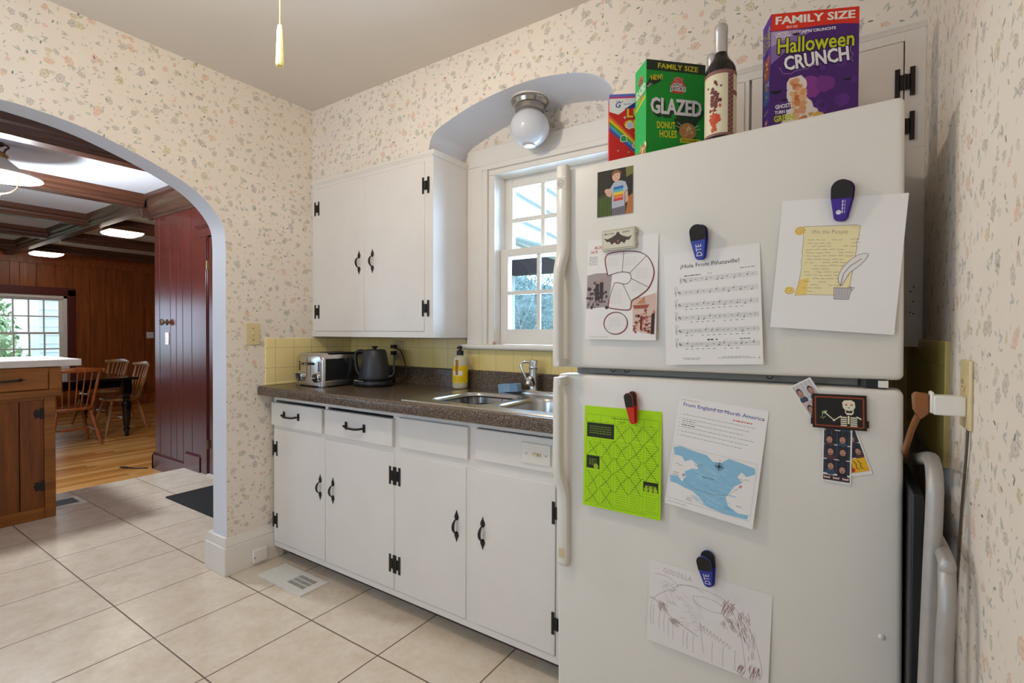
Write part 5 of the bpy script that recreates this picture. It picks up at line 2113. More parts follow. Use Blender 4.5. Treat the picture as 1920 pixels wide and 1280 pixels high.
booth('photo_strip', 'photo strip hanging straight below the skeleton magnet', at(.2640, .975, .0030, -1), .0535, .145, ['#262a36', '#23262f', '#262a36', '#222632'], 3, True)
booth('photo_strip', 'photo strip fanned out right with an orange last frame', at(.2850, .985, .0016, 18), .046, .128, ['#2a2c34', '#2b2d36', '#2a2730', '#e8b21e'], 8, False)
booth('photo_strip', 'pale photo strip poking out at the upper left of the skeleton magnet', at(.2165, 1.0755, .0010, 31), .046, .088, ['#cfc9cc', '#d2b4b0'], 14, False)

# magnets
m0 = FM @ Matrix.Translation((.2676, -.0040, 1.0545)) @ Matrix.Rotation(R(-.8), 4, 'Y')
mg = thing('magnet', 'stitched black magnet with a skeleton and an orange zigzag border', 'magnet', m0)
c = Canvas(-.0045)
c.rect(-.046, .046, -.034, .034, '#171310')
c.up()
for s in (-1, 1):
    zz = [(-.043 + i * .0016, s * .0305 + (.0012 if i % 2 else -.0012)) for i in range(54)]
    c.line(zz, .0014, '#c9541e')
    zz = [(s * .043 + (.0012 if i % 2 else -.0012), -.030 + i * .0016) for i in range(38)]
    c.line(zz, .0014, '#c9541e')
c.up()
IV = '#e6dfc4'
c.poly([(.006, .021), (.010, .025), (.022, .026), (.028, .022), (.029, .012), (.026, .006), (.026, -.001), (.023, -.005), (.014, -.005), (.011, -.001), (.011, .005), (.007, .010)], IV)
for i in range(5):
    c.rect(.003, .014, -.012 - i * .0042, -.0095 - i * .0042, IV)
    c.rect(.020, .032, -.012 - i * .0042, -.0095 - i * .0042, IV)
c.rect(.0155, .0185, -.024, -.007, IV)
c.line([(.004, -.008), (-.009, -.018), (-.024, -.004)], .0022, IV)
c.line([(.031, -.008), (.039, -.013)], .0025, IV)
c.ell(-.009, -.018, .0022, .0022, IV, 8)
for a_ in range(5):
    c.line([(-.024, -.004), (-.024 + .006 * math.cos(1.2 + a_ * .5), -.004 + .006 * math.sin(1.2 + a_ * .5))], .0012, '#c9d0a0')
c.line([(-.030, .001), (-.030, -.012), (-.034, -.014)], .0012, '#8fae6a')
c.line([(-.024, -.010), (-.030, -.016)], .0012, '#8fae6a')
c.up()
c.ell(.013, .016, .0022, .0022, '#c96a5a', 8)
c.ell(.0225, .016, .0022, .0022, '#c96a5a', 8)
c.poly([(.0165, .011), (.019, .011), (.0178, .008)], '#171310')
c.poly([(.012, .006), (.014, .003), (.016, .005), (.018, .002), (.020, .005), (.022, .003), (.025, .006), (.023, -.001), (.013, -.001)], '#171310')
c.build('stitched_face', mg)
m = MB().box(-.0485, .0485, -.0043, .001, -.0365, .0365)
m.box(-.052, -.047, -.003, .001, -.030, -.016)
m.box(.047, .052, -.003, .001, -.030, -.016)
m.build('backing', paint('#2a1a14', .8, 0, .2, 90, bump=.4), mg, bevel=.001, world=False)

m0 = FM @ Matrix.Translation((-.2318, -.010, 1.4745)) @ Matrix.Rotation(R(-.6), 4, 'Y')
mg = thing('magnet', 'white block magnet with a bat over the history handout', 'magnet', m0)
m = MB().box(-.048, .048, -.004, .008, -.0285, .0285)
for x in (-.047, .047):
    for z in (-.018, .012):
        m.box(x - .003, x + .003, -.002, .0085, z, z + .008)
m.build('backing', paint('#cfc9b6', .8, 0, .1, 90, bump=.3), mg, bevel=.0015, world=False)
c = Canvas(-.0042)
c.rect(-.045, .045, -.026, .026, '#d9d3c0')
c.up()
c.line([(-.043, -.024), (.043, -.024), (.043, .024), (-.043, .024)], .0012, '#8d8772', True)
c.poly([(-.041, .006), (-.030, .002), (-.016, .007), (-.006, .012), (-.002, .020), (0, .017), (.002, .020), (.006, .012), (.016, .006), (.030, .002), (.040, .006), (.032, -.006), (.024, -.005), (.018, -.014), (.010, -.008), (.004, -.014), (-.004, -.014), (-.010, -.008), (-.018, -.014), (-.024, -.005), (-.032, -.005)], '#4d443c')
c.up()
c.ell(0, -.006, .003, .004, '#a3674a', 8)
c.text('CARPE', .024, .017, .0052, '#37332c', .01, None, math.pi)
c.text('NOCTEM', -.025, .016, .0050, '#37332c', .01, None, math.pi)
c.build('stitched_face', mg)


def clip(label, M, low, top, word=None, wide=1., gap=.010, splay=9, wcol='#d8d8e8', extra=None):
    t = thing('magnetic_clip', label, 'clip', M)
    wt, wb = .0185 * wide, .0115 * wide
    top_z, bot_z = .043, -.043

    def outline(s=1.):
        return [(wt * s * math.cos(R(a)), top_z - wt * s + wt * s * math.sin(R(a))) for a in range(0, 181, 15)] + [(-wt * s * .96, .005), (-wb * s, bot_z + wb)] + [(wb * s * math.cos(R(a)), bot_z + wb + wb * math.sin(R(a))) for a in range(195, 346, 15)] + [(wb * s, bot_z + wb), (wt * s * .96, .005)]
    ML, MT = paint(low, .35, 0, .02), paint(top, .75, 0, .08, 200)
    for k, (ang, y0) in enumerate(((0, -.004), (splay, -.008))):
        A = Matrix.Translation((.004 if k == 0 else 0, y0, 0)) @ Matrix.Translation((0, 0, bot_z)) @ Matrix.Rotation(R(ang), 4, 'X') @ Matrix.Translation((0, 0, -bot_z))
        if k == 1:
            A = A @ Matrix.Rotation(R(0), 4, 'Y')
        m = MB(A).prism(outline(), 'y', -.0045, 0)
        j = m.build('back_jaw' if k == 0 else 'front_jaw', ML, t, bevel=.0012, world=False)
        g_ = [(x, z) for x, z in outline(.97) if z > .004]
        g_ = sorted(g_, key=lambda p: math.atan2(p[1] - .02, p[0]))
        m = MB(A).prism(g_, 'y', -.0062, -.0042)
        m.build('grip', MT, j, bevel=.0008, world=False)
        if k == 1 and word:
            c = Canvas(-.0047)
            if word == 'DTE':
                c.text('DTE', 0, -.019, .0135, wcol, .012, .0285, math.pi / 2)
            else:
                c.ell(-.003, -.024, .0048, .0048, wcol, 14)
                for xx_, ww_ in ((.0035, .0022), (.0075, .0010)):
                    for k_ in range(4):
                        c.rect(xx_ - ww_ / 2, xx_ + ww_ / 2, -.026 + k_ * .007, -.0205 + k_ * .007, wcol)
            for i_, (vx, vy, vz) in enumerate(c.v):
                c.v[i_] = tuple(A @ Vector((vx, vy, vz)))
            c.build('lettering', j)
    m = MB().lathe([(.003, -.011 * wide), (.003, .011 * wide)], (0, -.007, .000), 10, 'x')
    m.build('spring', M_STEEL, t, world=False)
    return t


clip('blue clip with a black grip holding the sheet music', at(-.0205, 1.4425, .004, 4), '#26349c', '#201c1c', 'DTE', 1.0, .010, 8)
clip('purple clip with a black grip holding the scroll drawing', at(.2700, 1.498, .004, -3), '#43218f', '#221f20', 'H', 1.05, .010, 5)
clip('blue clip low on the door holding the pencil drawing', at(-.0005, .6525, .004, 6), '#26349c', '#201c1c', 'DTE', .92, .010, 17)
clip('narrow red clip with a black pad holding the green calendar', at(-.1930, 1.0265, .004, 5), '#cf2a18', '#2a2422', None, .62, .010, 13)

# ------------------------------------------------------------------ on top of the refrigerator


def cbox(label, x, y, ang, wd, dp, ht, side_col, front, side, z=1.6975):
    M = Matrix.Translation((x, y, z)) @ Matrix.Rotation(R(ang), 4, 'Z')
    t = thing('cereal_box', label, 'cereal box', M)
    m = MB().box(0, wd, 0, dp, 0, ht)
    m.build('carton', paint(side_col, .45, 0, .02), t, bevel=.0012, world=False)
    c = Canvas(-.0002)
    front(c, wd, ht)
    c.build('printed_front', t)
    c = Canvas(-.0002)
    side(c, dp, ht)
    c.build('printed_side', t, Matrix.Rotation(R(-90), 4, 'Z') @ Matrix.Translation((-dp, 0, 0)))
    return t


def blob(c, x, z, r, col, n=9, seed=1, sq=1.):
    rr = random.Random(seed)
    c.poly([(x + r * rr.uniform(.8, 1.15) * math.cos(6.283 * i / n), z + sq * r * rr.uniform(.8, 1.15) * math.sin(6.283 * i / n)) for i in range(n)], col)


def bat_shape(c, x, z, s, col='#14101c'):
    P = [(-1, .45), (-.72, .12), (-.45, .25), (-.18, .1), (-.12, .32), (0, .2), (.12, .32), (.18, .1), (.45, .28), (.75, .2), (1, .6), (.8, -.1), (.55, -.05), (.35, -.32), (.12, -.22), (0, -.5), (-.12, -.22), (-.35, -.32), (-.55, -.1), (-.8, -.05)]
    c.poly([(x + a * s, z + b * s) for a, b in P], col)


def crunch_front(c, w_, h):
    c.rect(0, w_, 0, h, '#4d2270')
    c.up()
    # painted swirl of lighter purple, a pattern printed on the carton
    rr = random.Random(4)
    c.poly([(.0, h * .60), (w_ * .25, h * .74), (w_ * .5, h * .86), (0, h * .86)], '#8c6fa6')
    c.poly([(.0, h * .74), (w_ * .25, h * .82), (w_ * .34, h * .86), (0, h * .86)], '#b79fc0')
    for i in range(26):
        a0 = rr.uniform(0, 6.28)
        cx, cz = w_ * rr.uniform(.1, .95), h * rr.uniform(.08, .62)
        blob(c, cx, cz, w_ * rr.uniform(.03, .09), rr.choice(['#5a2a80', '#632f86', '#431d63']), 10, i)
    blob(c, w_ * .46, h * .40, w_ * .14, '#8a3a8e', 12, 77)
    blob(c, w_ * .62, h * .42, w_ * .11, '#7a3388', 12, 78)
    c.up()
    c.poly([(0, h * .865), (w_ * .30, h * .868), (w_ * .6, h * .878), (w_ * .8, h * .880), (w_, h * .868), (w_, h), (0, h)], '#e2301c')
    c.up()
    c.text('FAMILY SIZE', w_ * .50, h * .945, h * .063, '#f6efe4', .018, w_ * .90)
    c.text('FAMILY SIZE', w_ * .506, h * .944, h * .063, '#f6efe4', .018, w_ * .90)
    c.text('20.5 OZ', w_ * .24, h * .888, h * .017, '#f6efe4', .02, w_ * .13)
    c.text('LIMITED', w_ * .125, h * .840, h * .022, '#efe7ee', .015, w_ * .15, .08)
    c.text('EDITION', w_ * .140, h * .816, h * .022, '#efe7ee', .015, w_ * .16, .08)
    c.text("CAP'N CRUNCH'S", w_ * .53, h * .845, h * .024, '#f3ecf2', .03, w_ * .42, .04)
    bat_shape(c, w_ * .29, h * .826, w_ * .055)
    # main title: dark keyline, then lime lettering
    for dx, dz in ((-.010, -.004), (.010, -.006), (0, .006), (.004, -.012), (-.006, .004), (.008, .004)):
        c.text('Halloween', w_ * .51 + dx * w_, h * .748 + dz * h, h * .126, '#251038', .03, w_ * .88, .035, .06)
    c.up()
    c.text('Halloween', w_ * .51, h * .748, h * .124, '#cbd02c', .018, w_ * .875, .035, .06)
    c.up()
    for dx, dz in ((-.012, -.006), (.012, -.006), (0, -.014), (-.008, .006), (.010, .006)):
        c.text('CRUNCH', w_ * .52 + dx * w_, h * .622 + dz * h, h * .116, '#2c1242', .025, w_ * .745, .10)
    c.up()
    c.text('CRUNCH', w_ * .517, h * .622, h * .114, '#f4eef0', .02, w_ * .735, .10)
    c.text('CRUNCH', w_ * .523, h * .620, h * .114, '#f4eef0', .02, w_ * .735, .10)
    c.line([(w_ * .10, h * .57), (w_ * .14, h * .52), (w_ * .24, h * .515), (w_ * .28, h * .535), (w_ * .44, h * .55), (w_ * .47, h * .575), (w_ * .58, h * .575)], .0014, '#a07ab8')
    c.line([(w_ * .91, h * .70), (w_ * .90, h * .66), (w_ * .94, h * .63), (w_ * .91, h * .60), (w_ * .94, h * .575)], .0014, '#a07ab8')
    c.lines_of_text(w_ * .16, w_ * .38, h * .475, .0022, '#2c1242', 4)
    c.lines_of_text(w_ * .18, w_ * .36, h * .462, .0018, '#2c1242', 5)
    bat_shape(c, w_ * .06, h * .375, w_ * .075)
    bat_shape(c, w_ * .165, h * .31, w_ * .05)
    bat_shape(c, w_ * .88, h * .44, w_ * .05)
    # cereal pieces tumbling in milk
    for x, z, r in ((.30, .37, .12), (.30, .30, .12), (.36, .20, .13), (.30, .12, .13), (.38, .08, .14), (.22, .05, .10), (.52, .06, .12), (.68, .05, .10), (.48, .14, .09)):
        blob(c, w_ * x, h * (z + .05), w_ * r, '#efe0d2', 11, int(x * 100 + z * 10))
    c.up()
    for i in range(44):
        t = rr.random()
        x, z = w_ * (.25 + .14 * rr.random() + .35 * max(0, .2 - t) * 5 * rr.random()), h * (.09 + .37 * t)
        blob(c, x, z, w_ * rr.uniform(.025, .045), rr.choice(['#d98a52', '#e5a36a', '#cf7740', '#edb888', '#e2a27a']), 8, i + 200)
    for i in range(16):
        blob(c, w_ * (.45 + .45 * rr.random()), h * (.09 + .10 * rr.random()), w_ * rr.uniform(.022, .035), rr.choice(['#d9a03a', '#c98a2c', '#e0b25a']), 8, i + 300)
    c.up()
    c.text('GHOSTS', w_ * .155, h * .262, h * .034, '#f4eef0', .03, w_ * .20, .10)
    c.text('TURN MILK', w_ * .165, h * .218, h * .027, '#f4eef0', .03, w_ * .23, .10)
    c.text('GREEN!', w_ * .165, h * .168, h * .052, '#cbd02c', .035, w_ * .25, .10)


def crunch_side(c, d, h):
    c.rect(0, d, 0, h, '#56309a')
    c.up()
    for i, t_ in enumerate(('TRY OUR', 'OTHER', 'CRUNCH', 'FLAVORS!')):
        c.text(t_, d * .5, h * (.905 - i * .042), h * .034, '#d9c63a', .02, d * .78, .1)
    c.rect(d * .18, d * .82, h * .52, h * .70, '#c9614a')
    c.rect(d * .18, d * .82, h * .33, h * .515, '#4a74a8')
    c.up()
    rr = random.Random(2)
    for i in range(26):
        blob(c, d * rr.uniform(.25, .75), h * (rr.uniform(.54, .67) if i % 2 else rr.uniform(.35, .49)), d * .06, rr.choice(['#e8b48a', '#f0dcc4', '#d9822e', '#8a3a2c', '#e6c04a']), 8, i)
    c.text('follow', d * .5, h * .255, h * .020, '#d9c63a', .02, d * .5, .1)
    c.rect(d * .34, d * .66, h * .150, h * .195, '#d9604a')
    c.ell(d * .5, h * .115, d * .18, h * .024, '#3f62b8', 16)
    c.up()
    c.text('f', d * .5, h * .115, h * .03, '#f0ece8', .03)
    c.ell(d * .5, h * .172, d * .09, h * .012, '#f2d7cc', 14)


cbox('purple cereal box with a red banner, tallest on the refrigerator', -.155, 1.340, 23.6, .197, .062, .305, '#56309a', crunch_front, crunch_side)


def apple_front(c, w_, h):
    G_, DKG = '#12912a', '#22301f'
    c.rect(0, w_, 0, h, G_)
    c.up()
    rr = random.Random(6)
    for i in range(90):
        x, z = rr.random() * w_, rr.random() * h * .86
        c.ell(x, z, w_ * .010, w_ * .008, rr.choice(['#118427', '#159c30', '#0f7d24']), 6)
    c.rect(0, w_, h * .895, h, DKG)
    c.poly([(0, h * .70), (0, h * .745), (w_ * .08, h * .835), (w_ * .26, h * .845), (w_ * .24, h * .79)], DKG)
    c.up()
    c.text('FAMILY SIZE', w_ * .53, h * .945, h * .054, '#d3c81e', .02, w_ * .68, -.01)
    c.text('NEW!', w_ * .17, h * .825, h * .055, '#e0d21e', .02, w_ * .20, .16)
    c.line([(w_ * .01, h * .72), (w_ * .07, h * .765)], .0012, '#e4e6dc')
    c.line([(w_ * .02, h * .715), (w_ * .10, h * .755)], .0012, '#e4e6dc')
    # small apple-shaped emblem
    c.ell(w_ * .49, h * .745, w_ * .085, h * .07, '#c8392c', 18)
    c.ell(w_ * .57, h * .745, w_ * .085, h * .07, '#c8392c', 18)
    c.poly([(w_ * .46, h * .80), (w_ * .60, h * .80), (w_ * .62, h * .835), (w_ * .52, h * .85), (w_ * .46, h * .835)], '#d8776c')
    c.up()
    c.text("Kellogg's", w_ * .54, h * .822, h * .022, '#a82a24', .02, w_ * .12)
    for dx, dz in ((-.008, 0), (.008, 0), (0, -.008), (0, .008)):
        c.text('APPLE', w_ * (.52 + dx), h * (.765 + dz), h * .030, '#f2ece4', .03, w_ * .17)
        c.text('JACKS', w_ * (.53 + dx), h * (.722 + dz), h * .052, '#f2ece4', .03, w_ * .26)
    c.up()
    c.text('APPLE', w_ * .52, h * .765, h * .030, '#2b2320', .02, w_ * .17)
    c.text('JACKS', w_ * .53, h * .722, h * .050, '#2b2320', .02, w_ * .25)
    # title with a thick dark drop edge
    for dx, dz in ((.012, -.010), (.02, -.022), (.03, -.034)):
        c.text('GLAZED', w_ * (.51 + dx), h * (.535 + dz), h * .165, '#1d3a24', .022, w_ * .86)
    c.up()
    c.text('GLAZED', w_ * .500, h * .540, h * .165, '#e9e2e2', .022, w_ * .86)
    c.text('GLAZED', w_ * .510, h * .537, h * .165, '#e9e2e2', .022, w_ * .86)
    c.poly([(w_ * .46, h * .42), (w_ * .93, h * .44), (w_ * .80, h * .33), (w_ * .84, h * .22), (w_ * .60, h * .22), (w_ * .50, h * .32)], '#1d3a24')
    for a in (2.5, .5, .2, 2.8):
        c.line([(w_ * .70 + w_ * .13 * math.cos(a), h * .30 + w_ * .13 * math.sin(a)), (w_ * .70 + w_ * .22 * math.cos(a), h * .30 + w_ * .22 * math.sin(a))], .0012, '#e6e2d0')
    c.up()
    c.ell(w_ * .70, h * .295, w_ * .145, h * .090, '#b8814c', 24)
    c.up()
    for i in range(22):
        a, q_ = rr.random() * 6.28, rr.random() ** .5 * .11
        blob(c, w_ * (.70 + q_ * math.cos(a)), h * .295 + w_ * q_ * .85 * math.sin(a), w_ * rr.uniform(.012, .03), rr.choice(['#c8965f', '#d9b184', '#a8713f', '#dfc09a']), 8, i)
    c.text('DONUT', w_ * .335, h * .345, h * .072, '#dccb1c', .025, w_ * .31, .03)
    c.text('HOLES', w_ * .37, h * .255, h * .078, '#dccb1c', .025, w_ * .29, .03)
    c.rect(w_ * .57, w_ * .92, h * .178, h * .222, '#d3c81e')
    c.up()
    c.text('APPLE CINNAMON', w_ * .745, h * .2, h * .024, '#26351c', .02, w_ * .31)
    for i in range(12):
        blob(c, w_ * (.20 + .7 * i / 12), h * .045, w_ * .03, rr.choice(['#d98a52', '#c9702e', '#dfb07a', '#c8503a']), 8, i + 60)


def apple_side(c, d, h):
    c.rect(0, d, 0, h, '#2fb65c')
    c.up()
    rr = random.Random(8)
    for i in range(40):
        c.ell(rr.random() * d, rr.random() * h, d * .02, d * .02, rr.choice(['#29a852', '#3cc268']), 6)
    c.ell(d * .5, h * .845, d * .20, h * .05, '#c86258', 14)
    c.up()
    c.text('APPLE', d * .5, h * .850, h * .022, '#2b2320', .02, d * .30)
    c.text('JACKS', d * .5, h * .815, h * .034, '#2b2320', .03, d * .42)
    c.text('GLAZED', d * .5, h * .735, h * .085, '#e9e2e2', .04, d * .86, .08)
    c.ell(d * .62, h * .665, d * .11, h * .035, '#b8814c', 14)
    c.text('DONUT', d * .32, h * .668, h * .022, '#dccb1c', .02, d * .34)
    c.text('HOLES', d * .32, h * .642, h * .022, '#dccb1c', .02, d * .34)
    c.poly([(d * .08, h * .56), (d * .92, h * .62), (d * .92, h * .65), (d * .08, h * .59)], '#d3c81e')
    for i in range(60):
        blob(c, d * rr.random(), h * (.02 + .17 * rr.random() * (1 - abs(rr.random() - .4))), d * .06, rr.choice(['#e2c19a', '#d29a66', '#efdcc2', '#c98a5c', '#b96a48']), 8, i)


cbox('green cereal box with a black banner beside the wine bottles', -.4535, 1.296, 42.8, .173, .076, .265, '#2fb65c', apple_front, apple_side)


def lucky_front(c, w_, h):
    c.rect(0, w_, 0, h, '#d3221c')
    c.up()
    for i, col in enumerate(('#e8651e', '#efc224', '#55a53a', '#4f9fd0', '#4457a8')):
        o_ = i * .040 * h
        c.poly([(0, h * .74 - o_), (w_ * .30, h * .50 - o_ * .85), (w_ * .62, h * .22 - o_ * .6), (w_ * .66, h * .19 - o_ * .6), (w_ * .62, h * .18 - o_ * .6), (w_ * .30, h * .455 - o_ * .85), (0, h * .70 - o_)], col)
    c.poly([(0, h * .965), (w_, h * .965), (w_, h), (0, h)], '#6a6fc8')
    c.rect(0, w_, h * .945, h * .965, '#d83a6a')
    c.poly([(0, h * .78), (w_ * .14, h * .74), (w_ * .50, h * .945), (0, h * .945)], '#f0ece8')
    c.poly([(w_ * .22, h * .80), (w_ * .5, h * .945), (w_ * .7, h * .945), (w_ * .7, h * .86)], '#2c2f8a')
    c.rect(0, w_, 0, h * .05, '#3fa3c4')
    c.up()
    c.text('G', w_ * .14, h * .865, h * .075, '#2f47a8', .02, None, 0, .25)
    c.line([(w_ * .10, h * .90), (w_ * .13, h * .915), (w_ * .17, h * .905)], .0016, '#2f47a8')
    c.ell(w_ * .20, h * .905, .0018, .0018, '#c8372c', 8)
    c.lines_of_text(w_ * .22, w_ * .34, h * .87, .0016, '#2f47a8', 2)
    for k, (t_, z) in enumerate((('LUCKY', .755), ('CHARMS', .61))):
        for dx in (-.008, .008):
            c.text(t_, w_ * (.60 + dx), h * z - .002, h * .12, '#a31814', .04, w_ * (.66 if k == 0 else .74))
        c.up()
        c.text(t_, w_ * .60, h * z, h * .115, '#f0c62a', .03, w_ * (.66 if k == 0 else .74))
    rr = random.Random(3)
    for x, z, col in ((.32, .60, '#cfc2dc'), (.22, .43, '#2f9a4a'), (.42, .34, '#e89a2a'), (.55, .22, '#e8a2b0'), (.40, .14, '#d99a5a'), (.60, .10, '#3a9a52'), (.30, .08, '#c9a06a')):
        blob(c, w_ * x, h * z, w_ * .062, '#f0e6dc', 10, int(x * 99))
        c.up()
        blob(c, w_ * x, h * z, w_ * .05, col, 10, int(x * 99))
    for x, z, s in ((.24, .70, .03), (.40, .50, .018), (.14, .28, .018), (.30, .26, .015)):
        c.poly([(w_ * (x + (s if k % 2 == 0 else s * .3) * math.cos(k * math.pi / 4)), h * z + w_ * (s if k % 2 == 0 else s * .3) * math.sin(k * math.pi / 4)) for k in range(8)], '#f6e8dc')


def lucky_side(c, d, h):
    c.rect(0, d, 0, h, '#d3221c')
    c.up()
    c.rect(0, d, h * .95, h, '#6a6fc8')


cbox('red rainbow cereal box at the left end behind the green box', -.590, 1.364, 27, .190, .050, .232, '#d3221c', lucky_front, lucky_side)

# wine bottles


def wrap_blob(m, r, a, z, ra, rz, n=9, rr=None):
    vs = []
    for i in range(n):
        t = 6.283 * i / n
        q = rr.uniform(.8, 1.15) if rr else 1
        b = R(a + ra * q * math.cos(t))
        vs.append((r * math.cos(b), r * math.sin(b), z + rz * q * math.sin(t)))
    c_ = (r * math.cos(R(a)), r * math.sin(R(a)), z)
    m.add([c_] + vs, [(0, 1 + i, 1 + (i + 1) % n) for i in range(n)])


M_BOT = paint('#160d10', .06, 0, .1, name='dark_bottle_glass')


def bottle(label, x, y, rot, ht=.298, first=None):
    M = Matrix.Translation((x, y, 1.698)) @ Matrix.Rotation(R(rot), 4, 'Z')
    t = thing('wine_bottle', label, 'bottle', M, 'wine bottles on the refrigerator')
    m = MB().lathe([(.030, 0), (.0365, .004), (.0375, .010), (.0375, .172), (.036, .186), (.031, .198), (.022, .210), (.0165, .222), (.0152, .232), (.0150, ht - .008)], n=32)
    m.build('bottle_glass', M_BOT, t, world=False, smooth=40)
    m = MB().lathe([(.0156, ht - .072), (.0158, ht - .070), (.0158, ht - .022), (.0166, ht - .020), (.0166, ht - .004), (.0150, ht), (.004, ht + .0006)], n=24)
    m.build('foil_capsule', paint('#c4bfbd', .3, .5, .04), t, world=False, smooth=30)
    m = MB()
    wrap(m, .0378, -200, 40, .012, .172, 36)
    m.cur = 1
    for z0, z1 in ((.163, .172), (.012, .018)):
        wrap(m, .0380, -200, 40, z0, z1, 36)
    wrap(m, .0380, -52, -28, .012, .170, 6)
    wrap(m, .0380, -28, 40, .112, .124, 10)
    m.cur = 4
    for i in range(26):
        wrap(m, .0381, -50 + (i % 2) * 9, -40 + (i % 2) * 9, .020 + i * .0056, .023 + i * .0056, 3)
    m.cur = 2
    rr = random.Random(4)
    for i in range(52):
        a, z = -128 + rr.gauss(0, 10) + 26, .108 + rr.gauss(0, .016)
        wrap_blob(m, .03815 + i * 2e-6, a, z, rr.uniform(3, 6), rr.uniform(.0025, .005), 9, rr)
    m.cur = 3
    for i in range(46):
        a, z = -118 + rr.gauss(0, 9) + 20, .052 + rr.gauss(0, .014)
        z = max(.02, z)
        wrap_blob(m, .0383 + i * 2e-6, a, z, rr.uniform(4, 7), rr.uniform(.003, .006), 9, rr)
    m.build('label', [paint('#e4dabb', .6, 0, .02), paint('#8d5f58', .6, 0, .1, 200), paint('#6e2f34', .6, 0, .1, 120), paint('#cc4a26', .6, 0, .12, 120), paint('#5f3330', .6, 0, 0)], t, world=False, fixn=False)
    return t


b1 = bottle('front wine bottle with a cream label and orange grapes', -.266, 1.313, 0)
bottle('rear wine bottle half hidden between the green box and the front bottle', -.318, 1.462, -22, .312)

# ------------------------------------------------------------------ folded step ladder in the gap
ld = thing('step_ladder', 'folded aluminium step ladder standing in the gap right of the refrigerator', 'ladder', (.135, 1.05, 0))
M_ALU = paint('#b4b1ae', .48, .55, .06, 25, name='ladder_aluminium')
m = MB().tube(catmull([(.1415, 1.38, .945), (.1405, 1.20, .985), (.1400, 1.148, .988), (.1385, 1.110, .966), (.1370, 1.096, .923), (.1335, 1.092, .80), (.1270, 1.090, .50), (.1210, 1.088, .0)], 5), .0125, 12)
m.build('rail', M_ALU, ld, smooth=50)
m = MB().tube(catmull([(.1460, 1.40, .845), (.1480, 1.08, .848), (.1475, 1.045, .828), (.1455, 1.025, .785), (.1425, 1.022, .70), (.1390, 1.020, .40), (.1340, 1.018, .0)], 5), .0120, 12)
m.build('rail', M_ALU, ld, smooth=50)
m = MB()
for z in (.28, .55):
    m.box(.126, .142, 1.10, 1.42, z, z + .03)
m.build('step', M_BLACK, ld, bevel=.003)
m = MB().box(.112, .131, 1.17, 1.44, .06, .92)
m.build('black_tread', M_BLACK, ld, bevel=.004)

# ------------------------------------------------------------------ kitchen island beyond the arch
XI = -4.348
isl = thing('kitchen_island', 'knotty pine island cabinet with black hinges seen through the arch', 'cabinet', (-4.7, .4, 0))
m = MB().box(-5.00, XI - .032, -.8, 1.028, .0, .80)
m.box(-5.00, XI - .012, -.8, 1.055, .80, .985)
m.build('body', M_PINE, isl)
m = MB()
m.box(XI - .034, XI - .012, .975, 1.030, 0, .80)
m.box(XI - .034, XI - .012, -.8, .975, 0, .075)
m.box(XI - .034, XI - .012, -.8, .975, .772, .80)
m.box(XI - .034, XI - .012, .30, .36, .075, .772)
m.box(XI - .014, XI + .008, -.8, 1.058, .795, .838)
m.box(XI - .014, XI + .002, .998, 1.058, .838, .985)
m.box(XI - .014, XI + .002, -.8, .998, .955, .985)
m.build('face_frame', M_PINE_H, isl, bevel=.003)
m = MB().box(XI - .014, XI + .004, .36, .994, .842, .968)
dr = m.build('drawer', M_PINE_H, isl, bevel=.004)
m = MB()
m.tube(catmull([(XI + .004, .74, .905), (XI + .022, .76, .906), (XI + .022, .84, .909), (XI + .006, .865, .910)], 4), .0055, 8)
m.prism([(.850, .910), (.866, .922), (.872, .914), (.892, .910), (.872, .906), (.866, .898)], 'x', XI + .003, XI + .008)
m.build('pull', M_IRON, dr)
m = MB()
for a, b in ((.36, .52), (.522, .70), (.702, .86), (.862, .975)):
    m.box(XI - .034, XI - .016, a + .0012, b - .0012, .075, .772)
dd = m.build('door', M_PINE, isl, bevel=.002)
for z in (.685, .215):
    m = MB()
    m.box(XI - .016, XI - .009, .958, .975, z - .035, z + .035)
    m.prism([(.958, z - .022), (.935, z - .03), (.925, z), (.935, z + .03), (.958, z + .022)], 'x', XI - .017, XI - .012)
    m.build('hinge', M_IRON, dd, bevel=.001)
m = MB().box(-5.02, XI + .028, -.85, 1.155, .989, 1.034)
o = m.build('island_countertop', M_MARBLE, bevel=.006)
tag(o, 'pale stone countertop on the pine island', 'countertop')

# ------------------------------------------------------------------ dining table and chairs
tb = thing('dining_table', 'glossy black dining table with turned legs in the far room', 'table', (-8.4, 1.85, ZD))
TX_, TXf, TYn, TYf = -7.53, -9.25, 1.12, 2.57
m = MB().box(TXf, TX_, TYn, TYf, .612, .640)
m.build('tabletop', M_TABLE, tb, bevel=.008)
m = MB()
m.box(TXf + .09, TX_ - .09, TYf - .12, TYf - .095, .52, .612)
m.box(TXf + .09, TX_ - .09, TYn + .095, TYn + .12, .52, .612)
m.box(TXf + .095, TXf + .12, TYn + .09, TYf - .09, .52, .612)
m.box(TX_ - .12, TX_ - .095, TYn + .09, TYf - .09, .52, .612)
m.build('apron', M_TABLE, tb)
legp = [(.020, ZD), (.024, ZD + .02), (.022, ZD + .05), (.034, ZD + .085), (.037, ZD + .10), (.026, ZD + .12), (.034, ZD + .14), (.048, ZD + .33), (.052, ZD + .40), (.046, ZD + .44), (.030, ZD + .455), (.044, ZD + .475), (.044, ZD + .49), (.030, ZD + .505), (.042, ZD + .525), (.042, ZD + .54)]
for x, y in ((TX_ - .10, TYf - .10), (TX_ - .10, TYn + .10), (TXf + .10, TYf - .10), (TXf + .10, TYn + .10)):
    m = MB().lathe(legp, (x, y, 0), 20)
    m.box(x - .044, x + .044, y - .044, y + .044, ZD + .54, .612)
    m.build('leg', M_TABLE, tb, smooth=35)


